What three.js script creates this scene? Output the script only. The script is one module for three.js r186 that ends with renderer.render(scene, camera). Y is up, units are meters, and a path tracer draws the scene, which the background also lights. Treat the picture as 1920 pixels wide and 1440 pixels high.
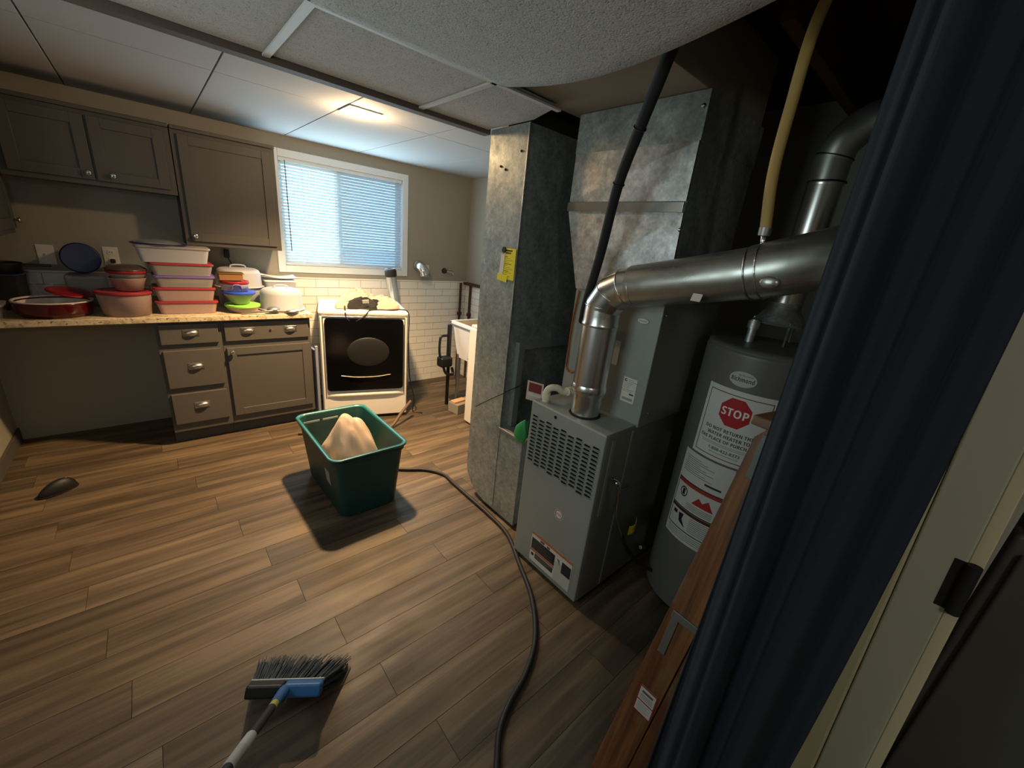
import * as THREE from 'three';
import { RoundedBoxGeometry } from 'three/addons/geometries/RoundedBoxGeometry.js';
import { mergeGeometries } from 'three/addons/utils/BufferGeometryUtils.js';
import { RectAreaLightUniformsLib } from 'three/addons/lights/RectAreaLightUniformsLib.js';

// ---------------------------------------------------------------- camera, sky, lights, exposure
const scene = new THREE.Scene();
const renderer = new THREE.WebGLRenderer({ antialias: true });
renderer.toneMapping = THREE.LinearToneMapping;
renderer.toneMappingExposure = 1.0;
renderer.shadowMap.enabled = true;
RectAreaLightUniformsLib.init();
const FPX = 745, EYE = 1.6, D2R = Math.PI / 180;
const camera = new THREE.PerspectiveCamera(2 * Math.atan(720 / FPX) / D2R, 1920 / 1440, 0.03, 60);
camera.position.set(0, EYE, 0);
camera.rotation.set(-19.15 * D2R, -42.75 * D2R, 6.14 * D2R, 'YXZ');
camera.updateMatrixWorld(true);
scene.add(camera);
const SKY = 6.6;
const DAY = { color: new THREE.Color().setRGB(0.56, 0.83, 1.0), intensity: 8.5 }, DAY2 = { color: new THREE.Color().setRGB(0.80, 0.97, 1.0), intensity: 4.6 };  // second one is added fill from an unseen side window
scene.background = new THREE.Color().setRGB(0.60, 0.90, 1.0);
scene.backgroundIntensity = SKY;
const LAMP = { x: 1.03, y: 2.228, z: -2.64, size: 0.16, color: new THREE.Color().setRGB(1.0, 0.66, 0.34), intensity: 62, spill: 2.0, angle: 56, aim: [-0.05, -0.15], glow: new THREE.Color().setRGB(1, 0.70, 0.36), glowIntensity: 9 };
const REAR_FILL = { x: -0.25, y: 2.12, z: 1.0, intensity: 1.0, color: new THREE.Color().setRGB(1.0, 0.98, 0.95) };  // added fill lamp, out of view behind the camera

// a photo pixel gives a direction; the plane it meets (x, y or z) gives the place
const at = (px, py, pl) => {
  const v = new THREE.Vector3(px - 960, 720 - py, -FPX).applyEuler(camera.rotation);
  const t = pl.x !== undefined ? pl.x / v.x : pl.y !== undefined ? (pl.y - EYE) / v.y : pl.z / v.z;
  return new THREE.Vector3(v.x * t, EYE + v.y * t, v.z * t);
};

// ---------------------------------------------------------------- helpers
let seed = 7;
const rnd = () => { seed = (seed * 1664525 + 1013904223) >>> 0; return seed / 4294967296; };
const rr = (a, b) => a + (b - a) * rnd();
const used = {};
const numbered = n => { used[n] = (used[n] || 0) + 1; return used[n] === 1 ? n : n + '_' + String(used[n] - 1).padStart(3, '0'); };
const V = (x, y, z) => new THREE.Vector3(x, y, z);
const shade = o => { o.castShadow = true; o.receiveShadow = true; return o; };
function mesh(name, geo, m, parent, pos, rot) {
  const o = shade(new THREE.Mesh(geo, m)); o.name = name;
  if (pos) o.position.set(...(pos.isVector3 ? [pos.x, pos.y, pos.z] : pos));
  if (rot) o.rotation.set(...rot);
  if (parent) parent.add(o);
  return o;
}
function thing(name, label, category, pos = [0, 0, 0], turn = 0, group) {
  const o = new THREE.Group(); o.name = numbered(name); scene.add(o);
  o.position.set(...(pos.isVector3 ? [pos.x, pos.y, pos.z] : pos)); o.rotation.y = turn;
  o.userData = { label, category }; if (group) o.userData.group = group;
  return o;
}
function one(name, label, category, geo, m, pos, rot, group) {
  const o = mesh(numbered(name), geo, m, scene, pos, rot); o.userData = { label, category }; if (group) o.userData.group = group; return o;
}
function struct(name, label, category) {
  const o = new THREE.Group(); o.name = numbered(name); scene.add(o);
  o.userData = { kind: 'structure', label, category }; return o;
}
// uv in metres by the face's main axis
function muv(g, s = 1, ou = 0, ov = 0, swap = false) {
  if (g.index) g = g.toNonIndexed();
  const p = g.attributes.position, n = g.attributes.normal, uv = new Float32Array(p.count * 2);
  for (let i = 0; i < p.count; i++) {
    const ax = Math.abs(n.getX(i)), ay = Math.abs(n.getY(i)), az = Math.abs(n.getZ(i));
    let u, v;
    if (ay >= ax && ay >= az) { u = p.getX(i); v = p.getZ(i); } else if (ax >= az) { u = p.getZ(i); v = p.getY(i); } else { u = p.getX(i); v = p.getY(i); }
    if (swap) [u, v] = [v, u];
    uv[2 * i] = (u + ou) / s; uv[2 * i + 1] = (v + ov) / s;
  }
  g.setAttribute('uv', new THREE.BufferAttribute(uv, 2)); return g;
}
const strip = g => { const h = g.index ? g.toNonIndexed() : g; for (const k of Object.keys(h.attributes)) if (!['position', 'normal', 'uv'].includes(k)) h.deleteAttribute(k); return h; };
const merge = l => mergeGeometries(l.map(strip));
const box = (w, h, d, x = 0, y = 0, z = 0, r = 0) => {
  const g = r ? new RoundedBoxGeometry(w, h, d, 2, Math.min(r, w / 2.01, h / 2.01, d / 2.01)) : new THREE.BoxGeometry(w, h, d);
  return muv(g.translate(x, y, z));
};
// a box by its limits
const lim = (x0, x1, y0, y1, z0, z1, r = 0) => box(x1 - x0, y1 - y0, z1 - z0, (x0 + x1) / 2, (y0 + y1) / 2, (z0 + z1) / 2, r);
const cyl = (r0, r1, h, seg = 32, open = false) => new THREE.CylinderGeometry(r0, r1, h, seg, 1, open);
const lathe = (pts, seg = 40) => new THREE.LatheGeometry(pts.map(p => new THREE.Vector2(...p)), seg);
const tube = (pts, r, n = 60, seg = 12, closed = false) => new THREE.TubeGeometry(new THREE.CatmullRomCurve3(pts.map(p => p.isVector3 ? p : V(...p)), closed, 'centripetal'), n, r, seg, closed);
function extrude(pts, depth, bevel = 0) {
  const s = new THREE.Shape(pts.map(p => new THREE.Vector2(...p)));
  return muv(new THREE.ExtrudeGeometry(s, { depth, bevelEnabled: bevel > 0, bevelSize: bevel, bevelThickness: bevel, bevelSegments: 2, curveSegments: 12 }));
}
// a cloth-like sheet with thickness: f(u, v) -> point
function sheet(f, nu, nv, th = 0.003) {
  const P = [], pos = [], idx = [];
  for (let j = 0; j <= nv; j++) for (let i = 0; i <= nu; i++) P.push(f(i / nu, j / nv));
  const W = nu + 1, N = P.map((p, k) => {
    const i = k % W, j = (k / W) | 0;
    const a = P[j * W + Math.min(i + 1, nu)].clone().sub(P[j * W + Math.max(i - 1, 0)]), b = P[Math.min(j + 1, nv) * W + i].clone().sub(P[Math.max(j - 1, 0) * W + i]);
    return a.cross(b).normalize();
  });
  for (const s of [0.5, -0.5]) P.forEach((p, k) => pos.push(p.x + N[k].x * th * s, p.y + N[k].y * th * s, p.z + N[k].z * th * s));
  const T = P.length;
  for (let j = 0; j < nv; j++) for (let i = 0; i < nu; i++) {
    const a = j * W + i, b = a + 1, c = a + W, d = c + 1;
    idx.push(a, b, d, a, d, c, a + T, d + T, b + T, a + T, c + T, d + T);
  }
  const edge = (a, b) => idx.push(a, a + T, b, b, a + T, b + T);
  for (let i = 0; i < nu; i++) { edge(i, i + 1); edge(nv * W + i + 1, nv * W + i); }
  for (let j = 0; j < nv; j++) { edge((j + 1) * W, j * W); edge(j * W + nu, (j + 1) * W + nu); }
  const g = new THREE.BufferGeometry(); g.setAttribute('position', new THREE.Float32BufferAttribute(pos, 3)); g.setIndex(idx); g.computeVertexNormals();
  return muv(g);
}

// ---------------------------------------------------------------- noise and textures
function hash(ix, iy, s) { let h = (ix * 374761393 + iy * 668265263 + s * 1442695041) | 0; h = Math.imul(h ^ (h >>> 13), 1274126177); return ((h ^ (h >>> 16)) >>> 0) / 4294967296; }
function vnoise(x, y, px, py, s) {
  const ix = Math.floor(x), iy = Math.floor(y), fx = x - ix, fy = y - iy, u = fx * fx * (3 - 2 * fx), v = fy * fy * (3 - 2 * fy);
  const h = (a, b) => hash(((a % px) + px) % px, ((b % py) + py) % py, s);
  return (h(ix, iy) * (1 - u) + h(ix + 1, iy) * u) * (1 - v) + (h(ix, iy + 1) * (1 - u) + h(ix + 1, iy + 1) * u) * v;
}
function fbm(u, v, fx, fy, oct, s) { let a = 0.5, t = 0, n = 0; for (let o = 0; o < oct; o++) { t += a * vnoise(u * fx, v * fy, fx, fy, s + o); n += a; fx *= 2; fy *= 2; a *= 0.5; } return t / n; }
function tex(w, h, f, srgb = true) {
  const d = new Uint8Array(w * h * 4);
  for (let j = 0; j < h; j++) for (let i = 0; i < w; i++) { const c = f(i / w, j / h), k = 4 * (j * w + i); for (let q = 0; q < 3; q++) d[k + q] = Math.max(0, Math.min(255, Array.isArray(c) ? c[q] : c)); d[k + 3] = 255; }
  const t = new THREE.DataTexture(d, w, h); t.wrapS = t.wrapT = THREE.RepeatWrapping; t.magFilter = THREE.LinearFilter; t.minFilter = THREE.LinearMipmapLinearFilter; t.generateMipmaps = true;
  if (srgb) t.colorSpace = THREE.SRGBColorSpace; t.needsUpdate = true; return t;
}
const scaled = (t, sx, sy) => { const c = t.clone(); c.repeat.set(1 / sx, 1 / sy); c.needsUpdate = true; return c; };
const mixc = (a, b, t) => [a[0] + (b[0] - a[0]) * t, a[1] + (b[1] - a[1]) * t, a[2] + (b[2] - a[2]) * t];
const clamp = (x, a = 0, b = 1) => Math.max(a, Math.min(b, x));

const woodTex = tex(1024, 512, (u, v) => {            // 1.6 m along the grain, 0.8 m across: greyish brown oak print
  const w = fbm(u, v, 3, 12, 3, 11), streak = fbm(u + 0.01 * w, v + 0.02 * w, 3, 26, 4, 21), fine = fbm(u, v, 12, 160, 2, 31), band = fbm(u, v, 2, 9, 2, 41);
  let c = mixc([66, 56, 44], [112, 96, 76], clamp(0.5 + 1.7 * (streak - 0.5) + 0.7 * (band - 0.5) + 0.35 * (fine - 0.5)));
  const knot = fbm(u, v, 7, 22, 2, 51); if (knot > 0.72) c = mixc(c, [52, 40, 30], (knot - 0.72) * 2.2);
  return c;
});
const woodRough = tex(512, 512, (u, v) => 105 + 60 * fbm(u, v, 5, 20, 4, 61) + 40 * (fbm(u, v, 5, 5, 4, 62) - 0.5), false);
const dirtTex = tex(256, 256, (u, v) => { const n = fbm(u, v, 4, 4, 5, 71); return 255 - 40 * clamp((n - 0.5) * 4); });
const tileTex = tex(1024, 1024, (u, v) => { const a = fbm(u, v, 170, 170, 2, 81), b = fbm(u, v, 24, 24, 3, 82); const f = clamp((a - 0.62) * 5) * 0.8; return mixc([186, 184, 178], [142, 139, 133], f + 0.25 * (b - 0.5)); });
const tileBump = tex(1024, 1024, (u, v) => { const a = fbm(u, v, 150, 150, 3, 83), b = fbm(u, v, 160, 160, 2, 84); return 255 * clamp(0.75 - clamp((a - 0.55) * 4) * 0.6 + 0.5 * (b - 0.5)); }, false);
const plasterBump = tex(256, 256, (u, v) => 128 + 110 * (fbm(u, v, 24, 24, 4, 91) - 0.5), false);
const galvTex = tex(512, 512, (u, v) => { const a = fbm(u, v, 14, 14, 3, 101), b = fbm(u, v, 40, 40, 2, 102), c = fbm(u, v, 3, 3, 4, 103); const k = 196 + 46 * (a - 0.5) + 40 * (b - 0.5) + 60 * (c - 0.5); return [k, k + 2, k + 1]; });
const galvRough = tex(512, 512, (u, v) => 118 + 80 * (fbm(u, v, 10, 10, 4, 104) - 0.5) + 50 * (fbm(u, v, 3, 3, 3, 105) - 0.5), false);
const graniteTex = tex(512, 512, (u, v) => { const a = fbm(u, v, 22, 22, 3, 111), b = fbm(u, v, 60, 60, 2, 112), c = fbm(u, v, 6, 6, 3, 113); let k = mixc([200, 184, 152], [166, 144, 112], clamp((a - 0.45) * 3 + 0.5 * (c - 0.5))); if (b > 0.66) k = mixc(k, [96, 80, 64], (b - 0.66) * 4); return k; });
const clothBump = tex(256, 256, (u, v) => 128 + 60 * Math.sin(u * 2 * Math.PI * 64) * Math.sin(v * 2 * Math.PI * 64) + 60 * (fbm(u, v, 30, 30, 2, 121) - 0.5), false);
const pineTex = tex(512, 256, (u, v) => { const s = fbm(u, v, 3, 30, 4, 131), f = fbm(u, v, 10, 110, 2, 132), b = fbm(u, v, 5, 6, 3, 133); let c = mixc([104, 64, 36], [168, 116, 70], clamp(0.5 + 1.6 * (s - 0.5) + 0.5 * (f - 0.5))); if (b > 0.66) c = mixc(c, [150, 132, 112], (b - 0.66) * 3); return c; });

const std = (c, rough = 0.6, metal = 0, o = {}) => new THREE.MeshStandardMaterial({ color: c, roughness: rough, metalness: metal, ...o });
const phys = (c, rough, o = {}) => new THREE.MeshPhysicalMaterial({ color: c, roughness: rough, ...o });
const M = {
  wall: std('#9a9588', 0.85, 0, { bumpMap: scaled(plasterBump, 0.35, 0.35), bumpScale: 0.0015 }),
  cream: std('#cfc39d', 0.6),
  sage: std('#b4b49f', 0.65), olive: std('#bab38e', 0.7),
  sub: std('#3a2c20', 0.9), joist: std('#7a5c3e', 0.9, 0, { map: scaled(pineTex, 0.8, 0.4) }),
  tile: std('#ffffff', 0.92, 0, { map: scaled(tileTex, 0.61, 0.61), bumpMap: scaled(tileBump, 0.61, 0.61), bumpScale: 0.0014 }),
  panelSmooth: std('#a9a9a8', 0.9, 0, { bumpMap: scaled(plasterBump, 0.5, 0.5), bumpScale: 0.0006 }),
  tee: std('#c9c7c0', 0.6), brownTrim: std('#5a4a3e', 0.75),
  cab: std('#4c4843', 0.55), cabIn: std('#4d4842', 0.8),
  granite: std('#ffffff', 0.3, 0, { map: scaled(graniteTex, 0.5, 0.5) }),
  subway: std('#eae7de', 0.25), grout: std('#a59f92', 0.9),
  white: std('#dcd8ce', 0.35), whitePlastic: std('#e4e4e2', 0.4), plate: std('#dcd6c8', 0.4),
  vinyl: std('#dfe6ea', 0.4),
  slat: phys('#e4ecf2', 0.9, { transmission: 0.4, thickness: 0, side: THREE.DoubleSide }),
  frosted: phys('#8b949c', 0.9, { transmission: 0.12, thickness: 0 }),
  glass: phys('#ffffff', 0.02, { transmission: 1, thickness: 0, ior: 1.45 }),
  screen: phys('#c6d4e2', 0.4, { transmission: 0.9, thickness: 0 }),
  chrome: std('#d8d8d6', 0.16, 1), nickel: std('#c4c0b8', 0.28, 1),
  galv: std('#ffffff', 1, 0.9, { map: scaled(galvTex, 0.35, 0.35), roughnessMap: scaled(galvRough, 0.5, 0.5) }),
  galvDull: std('#c6cac6', 1, 0.45, { map: scaled(galvTex, 0.3, 0.3), roughnessMap: scaled(galvRough, 0.4, 0.4) }),
  flue: std('#b4b5ad', 0.72, 0.9, { roughnessMap: scaled(galvRough, 0.6, 0.6) }),
  flueBright: std('#d6d6d2', 0.27, 1),
  furnace: std('#8a8d86', 0.45, 0.25), furnaceLight: std('#989c94', 0.45, 0.2),
  heater: std('#6b6963', 0.4, 0.05), black: std('#0d0d0e', 0.45), blackMatte: std('#141414', 0.85), rubber: std('#1b1a1a', 0.6),
  foam: std('#101112', 0.8), glassBlack: phys('#070708', 0.16, { specularIntensity: 0.5 }),
  bin: std('#0b3a38', 0.5), binRim: std('#145250', 0.35),
  cloth: std('#b3a08d', 0.95, 0, { bumpMap: scaled(clothBump, 0.06, 0.06), bumpScale: 0.0006 }),
  cloth2: std('#cbb4a6', 0.95), towel: std('#b5a48f', 0.95),
  curtain: phys('#10171f', 0.95, { sheen: 0.3, sheenRoughness: 0.6, sheenColor: new THREE.Color('#1c2a40'), bumpMap: scaled(clothBump, 0.05, 0.05), bumpScale: 0.0006 }),
  pine: std('#d6cbbd', 0.55, 0, { map: scaled(pineTex, 0.9, 0.35) }),
  steel: std('#9a9a98', 0.45, 0.9), darkSteel: std('#62655f', 0.55, 0.6), tan: std('#b09050', 0.6), copper: std('#b0623a', 0.4, 0.9), rust: std('#4a3226', 0.85, 0.2),
  red: std('#86151f', 0.35), redLid: std('#8e262c', 0.45), darkRed: std('#4c0a12', 0.15), blueLid: std('#101c4c', 0.4), blue: std('#2a4cc0', 0.4), purple: std('#6a5590', 0.45), green: std('#86d048', 0.45),
  clear: phys('#c6bfbb', 0.35, { transmission: 0.6, thickness: 0 }), milky: phys('#bdbec4', 0.55, { transmission: 0.35, thickness: 0 }), pink: phys('#b59a92', 0.45, { transmission: 0.35, thickness: 0 }),
  clearGlass: phys('#ffffff', 0.05, { transmission: 0.92, thickness: 0, ior: 1.45 }), ceramicIn: std('#d9d2c8', 0.3), brownBox: std('#7a5432', 0.7),
  yellow: std('#e6d31c', 0.6), paper: std('#d8d0c4', 0.8), greenBag: phys('#2f9a54', 0.5, { transmission: 0.25, thickness: 0 }), pvc: std('#d6cdb4', 0.45),
  broomBlue: std('#2c5f94', 0.45), bristle: std('#3b4650', 0.8), foil: std('#d6d6d6', 0.25, 1), carpet: std('#35383c', 1), door: std('#55554f', 0.5), brick: std('#8a8278', 0.9), blockWood: std('#c79a70', 0.8),
  binTape: std('#b8c0b0', 0.6), sinkIn: std('#cdbfa4', 0.6), gold: std('#c8a24a', 0.35, 1),
};
// printed labels
function print(w, h, f) {
  const c = document.createElement('canvas'); c.width = w; c.height = h; const g = c.getContext('2d'); f(g, w, h);
  const t = new THREE.CanvasTexture(c); t.colorSpace = THREE.SRGBColorSpace; t.magFilter = THREE.LinearFilter; return t;
}
const printed = (t, rough = 0.6, o = {}) => std('#ffffff', rough, 0, { map: t, ...o });

// ================================================================ STRUCTURE
const X0 = -0.85, X1 = 2.76, ZB = -3.97, ZR = 1.6, CN = 2.14, CF = 2.232, ROOF = 2.46, TILE_TOP = 1.13;
{ // floor: planks running along the back wall
  const fl = struct('floor', 'brown wood plank floor of the basement kitchen', 'floor');
  mesh('subfloor', lim(X0 - 0.15, X1 + 0.15, -0.12, -0.006, ZB - 0.15, ZR + 0.15), M.sub, fl);
  const pm = [0, 1, 2, 3, 4].map(i => std(['#ffffff', '#f7f4f0', '#f1ece8', '#faf5ee', '#ece7e2'][i], 1, 0, { map: scaled(woodTex, 1.6, 0.8), roughnessMap: scaled(woodRough, 0.9, 0.9) }));
  const pw = 0.152, pl = 1.22, gap = 0.0016;
  let row = 0;
  for (let z = ZB; z < ZR; z += pw, row++) {
    let x = X0 - ((row * 0.47) % 1) * pl;
    const z1 = Math.min(z + pw, ZR);
    for (; x < X1; x += pl) {
      const a = Math.max(x, X0), b = Math.min(x + pl, X1);
      if (b - a < 0.03) continue;
      const g = new THREE.BoxGeometry(b - a - gap, 0.006, z1 - z - gap);
      mesh('plank', muv(g, 1, rr(0, 30), rr(0, 30)), pm[(rnd() * 5) | 0], fl, [(a + b) / 2, -0.003 + rr(-0.0003, 0.0003), (z + z1) / 2]);
    }
  }
  const cf = struct('floor_hall', 'dark carpet of the room beyond the doorway', 'floor');
  mesh('carpet', lim(1.14, X1, 0.0005, 0.008, 0.16, ZR), M.carpet, cf);
}
const W2 = { z0: -1.55, z1: -0.55, y0: 1.2, y1: 2.05 };
const WIN = { x0: 0.83, x1: 1.995, y0: 1.195, y1: 2.125 };
function subway(parent, place, u0, u1, rows, y0, tl, th, maxU) { // running-bond tiles, each its own piece
  const geos = {};
  for (let r = 0; r < rows; r++) {
    const off = (r % 2) * tl / 2;
    for (let u = u0 - off; u < u1 - 0.005; u += tl) {
      const a = Math.max(u, u0), b = Math.min(u + tl, u1); if (b - a < 0.012) continue;
      const w = +(b - a - 0.004).toFixed(4);
      geos[w] = geos[w] || { x: muv(new THREE.BoxGeometry(w, th - 0.004, 0.009)), z: muv(new THREE.BoxGeometry(0.009, th - 0.004, w)) };
      const p = place((a + b) / 2, y0 + (r + 0.5) * th);
      mesh('tile', geos[w][p.axis], M.subway, parent, p.pos);
    }
  }
}
{
  const wb = struct('wall_back', 'taupe back wall with white subway tile wainscot and a window', 'wall');
  mesh('plaster', merge([lim(X0 - 0.15, WIN.x0, 0, ROOF, ZB - 0.15, ZB), lim(WIN.x1, X1 + 0.15, 0, ROOF, ZB - 0.15, ZB), lim(WIN.x0, WIN.x1, 0, WIN.y0, ZB - 0.15, ZB), lim(WIN.x0, WIN.x1, WIN.y1, ROOF, ZB - 0.15, ZB)]), M.wall, wb);
  mesh('grout', merge([lim(0.9, X1, 0, TILE_TOP, ZB, ZB + 0.004), lim(X0, 0.9, 0.94, TILE_TOP, ZB, ZB + 0.004)]), M.grout, wb);
  const th = TILE_TOP / 15;
  subway(wb, (u, y) => ({ axis: 'x', pos: [u, y, ZB + 0.0065] }), 0.9, X1 - 0.01, 15, 0, 0.205, th);
  subway(wb, (u, y) => ({ axis: 'x', pos: [u, y, ZB + 0.0065] }), X0, 0.9, 2, 0.98, 0.205, th);
  mesh('tile_edge', lim(X0, X1, TILE_TOP, TILE_TOP + 0.014, ZB, ZB + 0.013, 0.004), M.subway, wb);
  const wr = struct('wall_right', 'taupe side wall with white subway tiles behind the laundry sink', 'wall');
  mesh('plaster', lim(X1, X1 + 0.15, 0, ROOF, ZB - 0.15, ZR + 0.15), M.wall, wr);
  mesh('grout', lim(X1 - 0.004, X1, 0, TILE_TOP - 0.02, ZB, -2.7), M.grout, wr);
  subway(wr, (u, y) => ({ axis: 'z', pos: [X1 - 0.0065, y, u] }), ZB + 0.01, -2.95, 15, 0, 0.205, th);
  const wl = struct('wall_left', 'taupe wall at the end of the counter', 'wall');
  mesh('plaster', merge([lim(X0 - 0.15, X0, 0, ROOF, ZB - 0.15, W2.z0), lim(X0 - 0.15, X0, 0, ROOF, W2.z1, ZR + 0.15), lim(X0 - 0.15, X0, 0, W2.y0, W2.z0, W2.z1), lim(X0 - 0.15, X0, W2.y1, ROOF, W2.z0, W2.z1)]), M.wall, wl);
  mesh('baseboard', lim(X0, X0 + 0.012, 0, 0.09, ZB, ZR, 0.003), M.cabIn, wl);
  const wn = struct('wall_rear', 'taupe wall opposite the window', 'wall');
  mesh('plaster', lim(X0 - 0.15, X1 + 0.15, 0, ROOF, ZR, ZR + 0.15), M.wall, wn);
  const wd = struct('wall_door', 'wall with the doorway next to the curtain', 'wall');
  mesh('plaster', merge([lim(1.0, 1.12, 0, ROOF, 0.05, 0.155), lim(1.0, 1.12, 2.05, ROOF, 0.155, 0.98), lim(1.0, 1.12, 0, ROOF, 0.98, ZR)]), M.wall, wd);
  const wp = struct('wall_partition', 'partition between the laundry corner and the furnace closet', 'wall');
  mesh('plaster', lim(1.52, X1, 0, ROOF, -1.934, -1.885), M.wall, wp);
  const wc = struct('wall_closet', 'wall closing the utility closet behind the curtain', 'wall');
  mesh('plaster', lim(1.12, X1, 0, ROOF, 0.05, 0.155), M.wall, wc);
}
{ // ceilings: a lower one of fissured panels near the closet, a higher smooth one by the window
  const cl = struct('ceiling', 'suspended ceiling of fissured panels in a white grid beside a higher smooth ceiling', 'ceiling');
  mesh('deck', lim(X0 - 0.15, X1 + 0.15, ROOF, ROOF + 0.12, ZB - 0.15, ZR + 0.15), M.joist, cl);
  for (const z of [-1.75, -0.6, -0.2]) mesh('joist', lim(1.42, X1, 2.26, ROOF, z, z + 0.04), M.joist, cl);
  const fx = [X0, -0.24, 0.35, 0.935, 1.52, 2.11, X1], fz = [ZB, -2.69, -1.955];
  for (let i = 0; i < fx.length - 1; i++) for (let j = 0; j < 2; j++)
    mesh('panel', muv(new RoundedBoxGeometry(fx[i + 1] - fx[i] - 0.006, 0.014, fz[j + 1] - fz[j] - 0.006, 1, 0.002)), M.panelSmooth, cl, [(fx[i] + fx[i + 1]) / 2, CF + 0.007, (fz[j] + fz[j + 1]) / 2]);
  mesh('backing', lim(X0, X1, CF + 0.016, CF + 0.022, ZB, -1.955), M.cabIn, cl);
  const nx = [X0, -0.2, 0.41, 1.02], nz = [-1.9, -1.345, -0.42, 0.19, 0.8, ZR];
  for (let i = 0; i < 3; i++) for (let j = 0; j < nz.length - 1; j++) {
    if (i === 2 && j === 1) continue;
    const w = nx[i + 1] - nx[i] - 0.02, d = nz[j + 1] - nz[j] - 0.02;
    mesh('panel', muv(new THREE.BoxGeometry(w, 0.014, d), 1, rr(0, 5), rr(0, 5)), M.tile, cl, [(nx[i] + nx[i + 1]) / 2, CN + 0.012, (nz[j] + nz[j + 1]) / 2]);
  }
  // the cut panel beside the duct and the sagging panel over the furnace
  mesh('panel', muv(extrude([[1.03, 1.9], [1.4, 1.9], [1.4, 1.56], [1.335, 1.365], [1.03, 1.355]], 0.014).rotateX(-Math.PI / 2)), M.tile, cl, [0, CN + 0.004, 0]);
  const sag = sheet((u, v) => {
    const x = 0.40 + 0.635 * u, z = -1.335 + 0.905 * v;
    return V(x, CN - 0.006 - (0.052 * Math.sin(Math.PI * v) * (0.25 + 0.75 * u * u)), z);
  }, 12, 28, 0.014);
  mesh('panel', muv(sag), M.tile, cl).userData.label = 'ceiling panel sagging over the furnace';
  const tee = (x0, x1, z0, z1) => mesh('grid_bar', lim(x0, x1, CN - 0.003, CN + 0.004, z0, z1), M.tee, cl);
  tee(0.398, 0.422, -1.9, -1.357); tee(1.008, 1.032, -1.9, -1.357); tee(-0.212, -0.188, -1.9, ZR); tee(0.398, 0.422, -0.408, ZR);
  tee(X0, 0.398, -1.357, -1.333); for (const z of [-0.42, 0.19, 0.8]) tee(X0, 1.02, z - 0.012, z + 0.012);
  tee(0.422, 1.36, -1.375, -1.352);
  const tr = struct('trim_1', 'brown wooden strip along the step in the ceiling', 'trim');
  mesh('board', lim(X0, 1.42, CN - 0.016, CF + 0.03, -1.955, -1.9, 0.003), M.brownTrim, tr);
  mesh('upper_board', lim(1.42, X1, CF - 0.01, ROOF, -1.955, -1.935), M.brownTrim, tr);
  // ceiling over the near part beyond the sag stays open to the joists above the closet; the hall has its own
  const ch = struct('ceiling_hall', 'ceiling of the room beyond the doorway', 'ceiling');
  mesh('board', lim(1.12, X1, 2.3, 2.32, 0.155, ZR), M.panelSmooth, ch);
  mesh('closure', lim(1.0, 1.02, CN + 0.02, ROOF, 0.05, ZR), M.cabIn, ch);
}
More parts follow.
